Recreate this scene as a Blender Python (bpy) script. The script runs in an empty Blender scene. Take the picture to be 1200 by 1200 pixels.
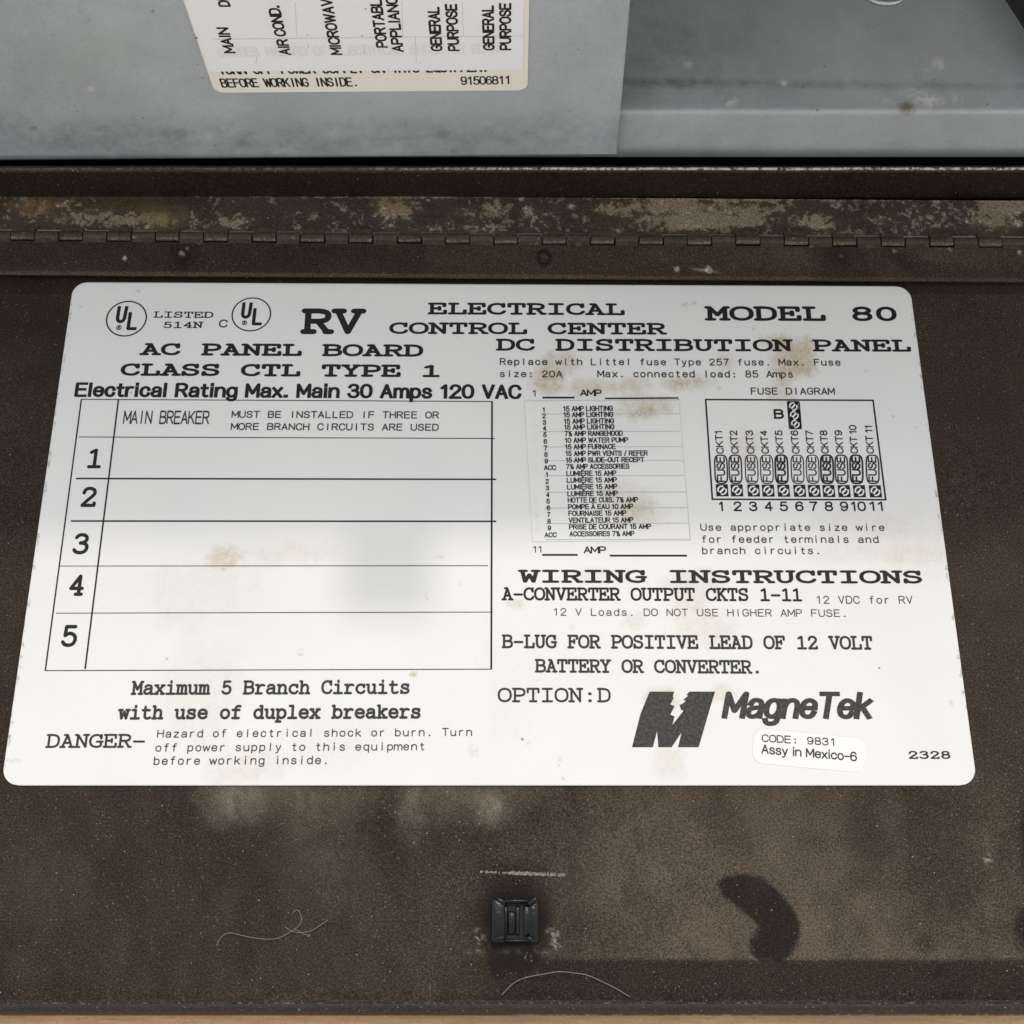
import bpy, bmesh, math
import numpy as np
from mathutils import Vector
R = math.radians
sc = bpy.context.scene
COL = sc.collection

# ------------------------------------------------------------------ camera, sky, sun, exposure
CAM_H = 0.273
TILT = R(20.55)
FPX = 1420.0                                   # focal length in pixels of a 1200 px wide picture
cam_d = bpy.data.cameras.new('camera')
cam_d.sensor_width = 36.0
cam_d.lens = FPX / 1200.0 * 36.0
cam_d.clip_start = 0.01
cam_d.clip_end = 5000
cam = bpy.data.objects.new('camera', cam_d)
COL.objects.link(cam)
cam.location = (0, 0, CAM_H)
cam.rotation_euler = (TILT, 0, 0)
sc.camera = cam

SUN_EL, SUN_AZ = R(60), R(3)                   # azimuth measured from +Y
world = bpy.data.worlds.new('World')
sc.world = world
world.use_nodes = True
wn, wl = world.node_tree.nodes, world.node_tree.links
wn.clear()
sky = wn.new('ShaderNodeTexSky'); sky.sky_type = 'NISHITA'; sky.sun_disc = False
sky.sun_elevation = SUN_EL; sky.sun_rotation = SUN_AZ
sky.air_density = 1.0; sky.dust_density = 1.0; sky.ozone_density = 1.0
hs = wn.new('ShaderNodeHueSaturation'); hs.inputs['Saturation'].default_value = 0.05
bg = wn.new('ShaderNodeBackground'); bg.inputs['Strength'].default_value = 0.15
wo = wn.new('ShaderNodeOutputWorld')
wl.new(sky.outputs[0], hs.inputs['Color']); wl.new(hs.outputs[0], bg.inputs[0]); wl.new(bg.outputs[0], wo.inputs[0])

sd = bpy.data.lights.new('sun', 'SUN')
sd.energy = 0.5; sd.angle = R(3.2); sd.color = (1.0, 0.93, 0.83)
sun = bpy.data.objects.new('sun', sd); COL.objects.link(sun)
dv = Vector((math.sin(SUN_AZ) * math.cos(SUN_EL), math.cos(SUN_AZ) * math.cos(SUN_EL), math.sin(SUN_EL)))
sun.rotation_euler = (-dv).to_track_quat('-Z', 'Y').to_euler()
sc.view_settings.view_transform = 'Standard'
sc.view_settings.look = 'None'
sc.view_settings.gamma = 1.0
sc.view_settings.exposure = 0.87

# ------------------------------------------------------------------ measuring helpers
ct, st = math.cos(TILT), math.sin(TILT)
def ray(px, py):
    u = (px - 600) / FPX; v = (600 - py) / FPX
    return Vector((u, v * ct + st, v * st - ct))
def P(px, py, z=0.0):                           # photo measurement -> point of a level plane
    d = ray(px, py); t = (z - CAM_H) / d.z
    return Vector((d.x * t, d.y * t, z))
def W(px, py, y):                               # photo measurement -> point of an upright plane
    d = ray(px, py); t = y / d.y
    return Vector((d.x * t, y, CAM_H + d.z * t))
def uv_of(x, y, z):                             # surface coordinates used for placing stains
    X = x; Y = y * ct + (z - CAM_H) * st; Z = y * -st + (z - CAM_H) * ct
    return 600 + FPX * X / -Z, 600 - FPX * Y / -Z

def tag(o, label=None, cat=None, kind=None, group=None):
    if label: o['label'] = label
    if cat: o['category'] = cat
    if kind: o['kind'] = kind
    if group: o['group'] = group
    return o
def empty(name, loc=(0, 0, 0)):
    o = bpy.data.objects.new(name, None); COL.objects.link(o); o.location = loc
    o.empty_display_size = 0.01
    return o
def link(name, me, mat, parent=None):
    o = bpy.data.objects.new(name, me); COL.objects.link(o)
    if mat is not None and len(me.materials) == 0: me.materials.append(mat)
    if parent: 
        o.parent = parent
        off = Vector(parent.location)
        p = parent.parent
        while p: off = off + Vector(p.location); p = p.parent
        o.location = -off
    return o
def mesh(name, verts, faces, mat, parent=None, smooth=False):
    me = bpy.data.meshes.new(name)
    me.from_pydata([tuple(v) for v in verts], [], faces); me.update()
    if smooth:
        for p in me.polygons: p.use_smooth = True
    return link(name, me, mat, parent)
def from_bm(name, bm, mat, parent=None, smooth=None):
    me = bpy.data.meshes.new(name)
    bm.normal_update(); bm.to_mesh(me); bm.free()
    if smooth:
        for p in me.polygons: p.use_smooth = True
        me.set_sharp_from_angle(angle=R(smooth))
    return link(name, me, mat, parent)
def bevel_all(bm, w, seg=2, ang=30):
    es = [e for e in bm.edges if len(e.link_faces) == 2 and e.calc_face_angle(0) > R(ang)]
    bmesh.ops.bevel(bm, geom=es, offset=w, segments=seg, profile=0.5, affect='EDGES')
def add_box(bm, x0, x1, y0, y1, z0, z1, w=0):
    b = bmesh.new()
    bmesh.ops.create_cube(b, size=1)
    for v in b.verts:
        v.co = Vector((x0 + (v.co.x + .5) * (x1 - x0), y0 + (v.co.y + .5) * (y1 - y0), z0 + (v.co.z + .5) * (z1 - z0)))
    if w: bevel_all(b, w)
    me = bpy.data.meshes.new('tmp'); b.to_mesh(me); b.free(); bm.from_mesh(me); bpy.data.meshes.remove(me)
def vn1(x, seed):
    def h(n):
        n = (n * 374761393 + seed * 668265263) & 0xffffffff
        n = ((n ^ (n >> 13)) * 1274126177) & 0xffffffff
        return ((n ^ (n >> 16)) & 0xffff) / 65535.0
    i = math.floor(x); f = x - i
    return h(i) * (1 - f) + h(i + 1) * f
def profile_strip(name, prof, x0, x1, mat, parent, nx=2, jitter=0.0, seed=0, smooth=40, tilt=0.0, attr=None):
    """a profile in (y, z) drawn out along x"""
    rng = np.random.default_rng(seed)
    xs = np.linspace(x0, x1, nx); V = []; F = []
    n = len(prof)
    ph = rng.uniform(0, 6.28, 4)
    for x in xs:
        dz = jitter * sum(math.sin(x * k * 60 + ph[i]) for i, k in enumerate((1, 2.3, 4.1, 7.7))) / 4
        for (y, z) in prof: V.append((x, y + tilt * x, z + dz))
    for i in range(nx - 1):
        for j in range(n - 1):
            a = i * n + j
            F.append((a, a + 1, a + n + 1, a + n))
    o = mesh(name, V, F, mat, parent)
    if attr:
        at = o.data.attributes.new('crust_or_glint', 'FLOAT', 'POINT')
        at.data.foreach_set('value', np.array([attr(x, j) for x in xs for j in range(n)], np.float32))
    for p in o.data.polygons: p.use_smooth = True
    o.data.set_sharp_from_angle(angle=R(smooth))
    return o

# ------------------------------------------------------------------ numpy noise for wear maps
def vnoise(x, y, seed=0):
    xi = np.floor(x).astype(np.int64); yi = np.floor(y).astype(np.int64)
    xf = x - xi; yf = y - yi
    def h(a, b):
        n = (a * 374761393 + b * 668265263 + seed * 1442695041) & 0xffffffff
        n = ((n ^ (n >> 13)) * 1274126177) & 0xffffffff
        return ((n ^ (n >> 16)) & 0xffff) / 65535.0
    u = xf * xf * (3 - 2 * xf); v = yf * yf * (3 - 2 * yf)
    return (h(xi, yi) * (1 - u) + h(xi + 1, yi) * u) * (1 - v) + (h(xi, yi + 1) * (1 - u) + h(xi + 1, yi + 1) * u) * v
def poly_mask(X, Y, pts, soft, wob=0, seed=1):
    X = X + wob * (fbm(X / 9, Y / 9, seed) - .5); Y = Y + wob * (fbm(X / 9, Y / 9, seed + 5) - .5)
    d = np.full(X.shape, 1e9); ins = np.zeros(X.shape, bool)
    for (x0, y0), (x1, y1) in zip(pts, pts[1:] + pts[:1]):
        ex, ey = x1 - x0, y1 - y0
        t = np.clip(((X - x0) * ex + (Y - y0) * ey) / (ex * ex + ey * ey), 0, 1)
        d = np.minimum(d, np.hypot(X - x0 - t * ex, Y - y0 - t * ey))
        c = ((y0 > Y) != (y1 > Y)) & (X < (x1 - x0) * (Y - y0) / ((y1 - y0) if y1 != y0 else 1e-9) + x0)
        ins ^= c
    return np.clip(.5 + np.where(ins, d, -d) / soft, 0, 1)
def fbm(x, y, seed=0, o=4):
    s = 0; a = 1; t = 0
    for i in range(o):
        s = s + a * vnoise(x * 2 ** i, y * 2 ** i, seed + i * 17); t += a; a *= .55
    return s / t
def blob(X, Y, cx, cy, rx, ry, ang=0, soft=.35, wob=.35, seed=3):
    c, s = math.cos(R(ang)), math.sin(R(ang))
    dx = X - cx; dy = Y - cy
    a = (dx * c + dy * s) / rx; b = (-dx * s + dy * c) / ry
    m = np.sqrt(a * a + b * b) + wob * (fbm(X / max(rx, ry) * 2.2, Y / max(rx, ry) * 2.2, seed) - .5) * 2
    return np.clip((1 + soft - m) / (2 * soft), 0, 1)
def grid_sheet(name, rowfun, nu, nv, attrs, mat, parent, thick=0.0, dispz=None):
    """rowfun(v) -> (left point, right point); attrs name -> f(px, py)"""
    V = np.zeros((nv, nu, 3))
    us = np.linspace(0, 1, nu)
    for j in range(nv):
        a, b = rowfun(j / (nv - 1))
        V[j] = np.outer(1 - us, a) + np.outer(us, b)
    PX, PY = uv_of(V[..., 0], V[..., 1], V[..., 2])
    if dispz is not None: V[..., 2] += dispz(V[..., 0], V[..., 1], PX, PY)
    idx = np.arange(nu * nv).reshape(nv, nu)
    q = np.stack([idx[:-1, :-1], idx[:-1, 1:], idx[1:, 1:], idx[1:, :-1]], -1).reshape(-1, 4)
    verts = V.reshape(-1, 3)
    nb = 0
    if thick:
        ring = np.concatenate([idx[0, :], idx[1:, -1], idx[-1, -2::-1], idx[-2:0:-1, 0]])
        low = verts[ring].copy(); low[:, 2] -= thick
        k = len(verts) + np.arange(len(ring))
        verts = np.vstack([verts, low]); nb = len(ring)
        q2 = np.stack([ring, k, np.roll(k, -1), np.roll(ring, -1)], -1)
        q = np.vstack([q, q2])
    me = bpy.data.meshes.new(name)
    me.vertices.add(len(verts)); me.vertices.foreach_set('co', verts.astype(np.float32).ravel())
    me.loops.add(len(q) * 4); me.loops.foreach_set('vertex_index', q.astype(np.int32).ravel())
    me.polygons.add(len(q)); me.polygons.foreach_set('loop_start', np.arange(0, len(q) * 4, 4, dtype=np.int32))
    me.update(calc_edges=True); me.validate()
    for p, f in attrs.items():
        A = np.clip(f(PX, PY), 0, 1).astype(np.float32).ravel()
        if nb: A = np.concatenate([A, np.zeros(nb, np.float32)])
        at = me.attributes.new(p, 'FLOAT', 'POINT'); at.data.foreach_set('value', A)
    return link(name, me, mat, parent)

# ------------------------------------------------------------------ materials
class NT:
    def __init__(s, name):
        s.m = bpy.data.materials.new(name); s.m.use_nodes = True
        s.t = s.m.node_tree; s.n = s.t.nodes; s.l = s.t.links
        s.b = s.n['Principled BSDF']
        s.geo = s.n.new('ShaderNodeNewGeometry')
    def noise(s, scale, detail=4, rough=.6, stretch=None):
        t = s.n.new('ShaderNodeTexNoise'); t.inputs['Scale'].default_value = scale
        t.inputs['Detail'].default_value = detail; t.inputs['Roughness'].default_value = rough
        src = s.geo.outputs['Position']
        if stretch:
            mp = s.n.new('ShaderNodeMapping'); mp.inputs['Scale'].default_value = stretch
            s.l.new(src, mp.inputs['Vector']); src = mp.outputs[0]
        s.l.new(src, t.inputs['Vector'])
        return t.outputs[0]
    def voro(s, scale, feature='F1'):
        t = s.n.new('ShaderNodeTexVoronoi'); t.inputs['Scale'].default_value = scale
        s.l.new(s.geo.outputs['Position'], t.inputs['Vector'])
        return t
    def attr(s, name):
        a = s.n.new('ShaderNodeAttribute'); a.attribute_name = name
        return a.outputs['Fac']
    def math(s, op, a, b=0.0, clamp=False):
        m = s.n.new('ShaderNodeMath'); m.operation = op; m.use_clamp = clamp
        for i, x in enumerate((a, b)):
            if hasattr(x, 'links'): s.l.new(x, m.inputs[i])
            else: m.inputs[i].default_value = x
        return m.outputs[0]
    def ss(s, x, lo, hi, a=0.0, b=1.0):
        m = s.n.new('ShaderNodeMapRange'); m.interpolation_type = 'SMOOTHSTEP'
        s.l.new(x, m.inputs['Value'])
        m.inputs['From Min'].default_value = lo; m.inputs['From Max'].default_value = hi
        m.inputs['To Min'].default_value = a; m.inputs['To Max'].default_value = b
        return m.outputs[0]
    def mix(s, f, a, b):
        m = s.n.new('ShaderNodeMix'); m.data_type = 'RGBA'
        for k, x in ((0, f), (6, a), (7, b)):
            if hasattr(x, 'links'): s.l.new(x, m.inputs[k])
            elif k == 0: m.inputs[0].default_value = x
            else: m.inputs[k].default_value = (*x, 1)
        return m.outputs[2]
    def bump(s, h, strength, dist):
        b = s.n.new('ShaderNodeBump'); b.inputs['Strength'].default_value = strength
        b.inputs['Distance'].default_value = dist
        s.l.new(h, b.inputs['Height']); s.l.new(b.outputs[0], s.b.inputs['Normal'])
    def out(s, color=None, rough=None, metal=None, spec=None):
        for k, x in (('Base Color', color), ('Roughness', rough), ('Metallic', metal), ('Specular IOR Level', spec)):
            if x is None: continue
            if hasattr(x, 'links'): s.l.new(x, s.b.inputs[k])
            else: s.b.inputs[k].default_value = (*x, 1) if isinstance(x, tuple) else x
        return s.m

def brown_paint(name, base=(.0068, .0042, .0024), dusty=True, rough=.4, spec=.10):
    t = NT(name)
    cloud = t.noise(55, 5, .6)
    fine = t.noise(2300, 4, .75)
    grain = t.noise(4200, 2, .7)
    c = t.mix(t.ss(cloud, .3, .7), base, tuple(v * 1.7 for v in base))
    c = t.mix(t.ss(fine, .47, .66, 0, .85), c, (.040, .028, .018))
    c = t.mix(t.ss(grain, .60, .70, 0, .6), c, (.17, .14, .115))  # pale specks put the paint's specular glitter into its colour
    r = rough
    if dusty:
        d = t.attr('dust')
        dn = t.math('MULTIPLY', d, t.ss(fine, .35, .65, .35, 1.45))
        dn = t.math('MULTIPLY', dn, t.ss(grain, .35, .65, .6, 1.35), True)
        c = t.mix(dn, c, (.128, .099, .071))
        c = t.mix(t.math('MULTIPLY', t.attr('film'), t.ss(fine, .3, .7, .4, 1.0), True), c, (.30, .27, .20))
        cr = t.math('MULTIPLY', t.attr('crust_or_glint'), t.ss(t.noise(900, 4, .7), .35, .55), True)
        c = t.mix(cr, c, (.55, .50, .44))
        c = t.mix(t.math('MULTIPLY', t.attr('wet_or_shade'), .85), c, (.009, .006, .005))
        r = t.ss(d, 0, .8, rough, .75)
    v = t.voro(700); 
    sp = t.ss(v.outputs['Distance'], .05, .13, 1, 0)
    rnd = t.n.new('ShaderNodeSeparateColor'); t.l.new(v.outputs['Color'], rnd.inputs[0])
    sp = t.math('MULTIPLY', sp, t.ss(rnd.outputs[0], .80, .97))
    c = t.mix(t.math('MULTIPLY', sp, .8), c, (.42, .38, .33))
    v2 = t.voro(1500); r2 = t.n.new('ShaderNodeSeparateColor'); t.l.new(v2.outputs['Color'], r2.inputs[0])
    sp2 = t.math('MULTIPLY', t.ss(v2.outputs['Distance'], .10, .28, 1, 0), t.ss(r2.outputs[1], .84, .97))
    c = t.mix(t.math('MULTIPLY', sp2, .55), c, (.30, .27, .23))
    hgt = t.math('ADD', fine, t.math('MULTIPLY', grain, .5))
    t.bump(hgt, .7, .00020)
    return t.out(c, r, 0, spec)

M = {}
M['door'] = brown_paint('door_brown_paint')
M['frame'] = brown_paint('frame_brown_paint', base=(.011, .0075, .0055), dusty=True, rough=.26, spec=.3)

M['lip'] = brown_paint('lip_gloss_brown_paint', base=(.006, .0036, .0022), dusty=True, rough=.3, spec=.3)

def leaf_paint():
    t = NT('hinge_dirty_paint')
    fine = t.noise(1500, 4, .7); mid = t.noise(520, 8, .74); big = t.noise(90, 3, .6)
    base = t.mix(t.ss(big, .35, .7), (.020, .014, .010), (.042, .032, .023))
    c = t.mix(t.ss(fine, .45, .75, 0, .6), base, (.085, .068, .052))
    d = t.attr('dust')
    k = t.math('ADD', mid, t.math('SUBTRACT', t.math('MULTIPLY', d, .75), .5))
    cr = t.ss(k, .37, .45)
    film = t.math('MULTIPLY', d, t.ss(fine, .25, .7, .2, .75), True)
    c = t.mix(film, c, (.13, .105, .075))
    pale = t.mix(t.ss(fine, .35, .65), (.17, .135, .085), (.37, .31, .22))
    c = t.mix(t.math('MULTIPLY', cr, t.math('MULTIPLY', t.ss(d, .1, .35), .8)), c, pale)
    c = t.mix(t.math('MULTIPLY', t.attr('rust'), t.ss(mid, .35, .6, .2, .85)), c, (.19, .11, .045))
    c = t.mix(t.math('MULTIPLY', t.attr('crust_or_glint'), t.ss(fine, .35, .6)), c, t.mix(t.ss(big, .4, .6), (.30, .25, .18), (.46, .41, .33)))
    v = t.voro(420); rnd = t.n.new('ShaderNodeSeparateColor'); t.l.new(v.outputs['Color'], rnd.inputs[0])
    sp = t.math('MULTIPLY', t.ss(v.outputs['Distance'], .04, .13, 1, 0), t.ss(rnd.outputs[0], .82, .97))
    c = t.mix(t.math('MULTIPLY', sp, .7), c, (.42, .38, .32))
    c = t.mix(t.ss(t.noise(1900, 4, .8), .60, .70, 0, .6), c, (.26, .215, .16))
    hgt = t.math('ADD', t.math('MULTIPLY', fine, .6), t.math('MULTIPLY', cr, .8))
    t.bump(hgt, .6, .0002)
    return t.out(c, .55, 0, .18)
M['leaf'] = leaf_paint()

def grey_paint(name, a, b, stains=True, rough=.42):
    t = NT(name)
    big = t.noise(38, 4, .6); fine = t.noise(1300, 3, .7); sm = t.noise(260, 4, .7)
    c = t.mix(t.ss(big, .3, .7), a, b)
    c = t.mix(t.ss(fine, .52, .72, 0, .35), c, tuple(x * .5 for x in a))
    c = t.mix(t.ss(t.noise(3600, 2, .7), .56, .70, 0, .3), c, tuple(x * .35 for x in a))
    c = t.mix(t.ss(sm, .58, .8, 0, .3), c, tuple(x * .6 for x in a))
    if stains:
        c = t.mix(t.math('MULTIPLY', t.attr('smudge'), t.ss(sm, .3, .7, .55, 1.0), True), c, tuple(x * .42 for x in a))
        c = t.mix(t.math('MULTIPLY', t.attr('dust'), t.ss(fine, .3, .6, .2, 1.0), True), c, (.42, .42, .38))
        c = t.mix(t.attr('crust_or_glint'), c, (.62, .60, .54))
        c = t.mix(t.attr('rust'), c, (.15, .12, .06))
    v = t.voro(330); rnd = t.n.new('ShaderNodeSeparateColor'); t.l.new(v.outputs['Color'], rnd.inputs[0])
    sp = t.math('MULTIPLY', t.ss(v.outputs['Distance'], .05, .13, 1, 0), t.ss(rnd.outputs[0], .8, .97))
    c = t.mix(t.math('MULTIPLY', sp, .6), c, (.03, .03, .03))
    t.bump(fine, .4, .00012)
    return t.out(c, rough, .0, .5)
M['cover'] = grey_paint('cover_grey_paint', (.345, .38, .39), (.44, .475, .485))
M['chassis'] = grey_paint('chassis_grey_paint', (.36, .385, .385), (.45, .475, .475))

def label_mat(name, base, second):
    t = NT(name)
    big = t.noise(30, 3, .5); fine = t.noise(1500, 3, .6)
    c = t.mix(t.ss(big, .3, .7), base, second)
    c = t.mix(t.ss(fine, .55, .8, 0, .1), c, (.45, .45, .42))
    c = t.mix(t.math('MULTIPLY', t.attr('stain'), t.ss(fine, .25, .7, .55, 1.0), True), c, (.50, .41, .25))
    c = t.mix(t.math('MULTIPLY', t.attr('grime'), t.ss(fine, .35, .6), True), c, (.10, .08, .06))
    v = t.voro(190); rnd = t.n.new('ShaderNodeSeparateColor'); t.l.new(v.outputs['Color'], rnd.inputs[0])
    sp = t.math('MULTIPLY', t.ss(v.outputs['Distance'], .03, .075, 1, 0), t.ss(rnd.outputs[0], .86, .97))
    c = t.mix(t.math('MULTIPLY', sp, .75), c, (.18, .15, .12))
    t.bump(t.noise(700, 3, .5), .25, .00006)
    return t.out(c, .38, 0, .5)
M['label'] = label_mat('label_white_film', (.765, .765, .757), (.80, .793, .775))
M['label_yellow'] = label_mat('sticker_aged_film', (.80, .76, .64), (.83, .79, .69))
M['overlay'] = label_mat('sticker_white_film', (.83, .83, .82), (.86, .85, .84))
M['fuse_sticker'] = label_mat('sticker_grey_white_film', (.76, .76, .74), (.80, .795, .77))
M['code_sticker'] = label_mat('sticker_cream_film', (.86, .84, .77), (.88, .85, .79))

def flat(name, col, rough=.5, noisy=.0, scale=900, metal=0, spec=.5, bump=0):
    t = NT(name)
    n = t.noise(scale, 4, .65)
    c = t.mix(t.ss(n, .35, .7), col, tuple(min(1, v * (1 + noisy)) for v in col)) if noisy else col
    if bump: t.bump(n, .5, bump)
    return t.out(c, rough, metal, spec)
M['ink'] = flat('black_ink', (.012, .011, .011), .5, .9, 1800, spec=.2)
M['ink_thin'] = flat('thin_black_ink', (.028, .027, .027), .55, 1.2, 1600, spec=.2)
M['ink_ghost'] = flat('faint_ink', (.50, .50, .50), .5)
M['ink_ghost2'] = flat('fainter_ink', (.77, .765, .76), .5)
M['ink_logo'] = flat('worn_black_ink', (.030, .029, .027), .5, 1.6, 1500, spec=.2)
M['plastic'] = flat('black_plastic', (.0035, .004, .004), .16, 1.0, 900, spec=.30, bump=.0002)
M['screw'] = flat('zinc_plated_steel', (.55, .55, .52), .3, .3, 1500, metal=1, bump=.0001)
M['dull'] = flat('dull_black', (.010, .010, .010), .6, .6, 500)
M['scrape'] = flat('scraped_paint', (.13, .105, .08), .6, 1.1, 1500)
M['lint'] = flat('pale_fibre', (.19, .175, .15), .8)
M['void'] = flat('dark_inner_shade', (.012, .010, .008), .7)  # near-black, stands in for shade in gaps and under the knuckles
M['wall'] = flat('bounce_wall_white', (.74, .73, .69), .5, .05, 40)  # white so the added wall bounces light onto the label
def wood():
    t = NT('tan_wood')
    g = t.noise(160, 5, .6, (1, 9, 1)); f = t.noise(1400, 3, .6); b = t.noise(20, 2)
    c = t.mix(t.ss(g, .3, .7), (.56, .32, .155), (.72, .45, .25))
    c = t.mix(t.ss(f, .5, .8, 0, .4), c, (.14, .08, .045))
    c = t.mix(t.ss(b, .35, .7, 0, .35), c, (.24, .16, .10))
    t.bump(f, .3, .0002)
    return t.out(c, .6)
M['wood'] = wood()

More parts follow.
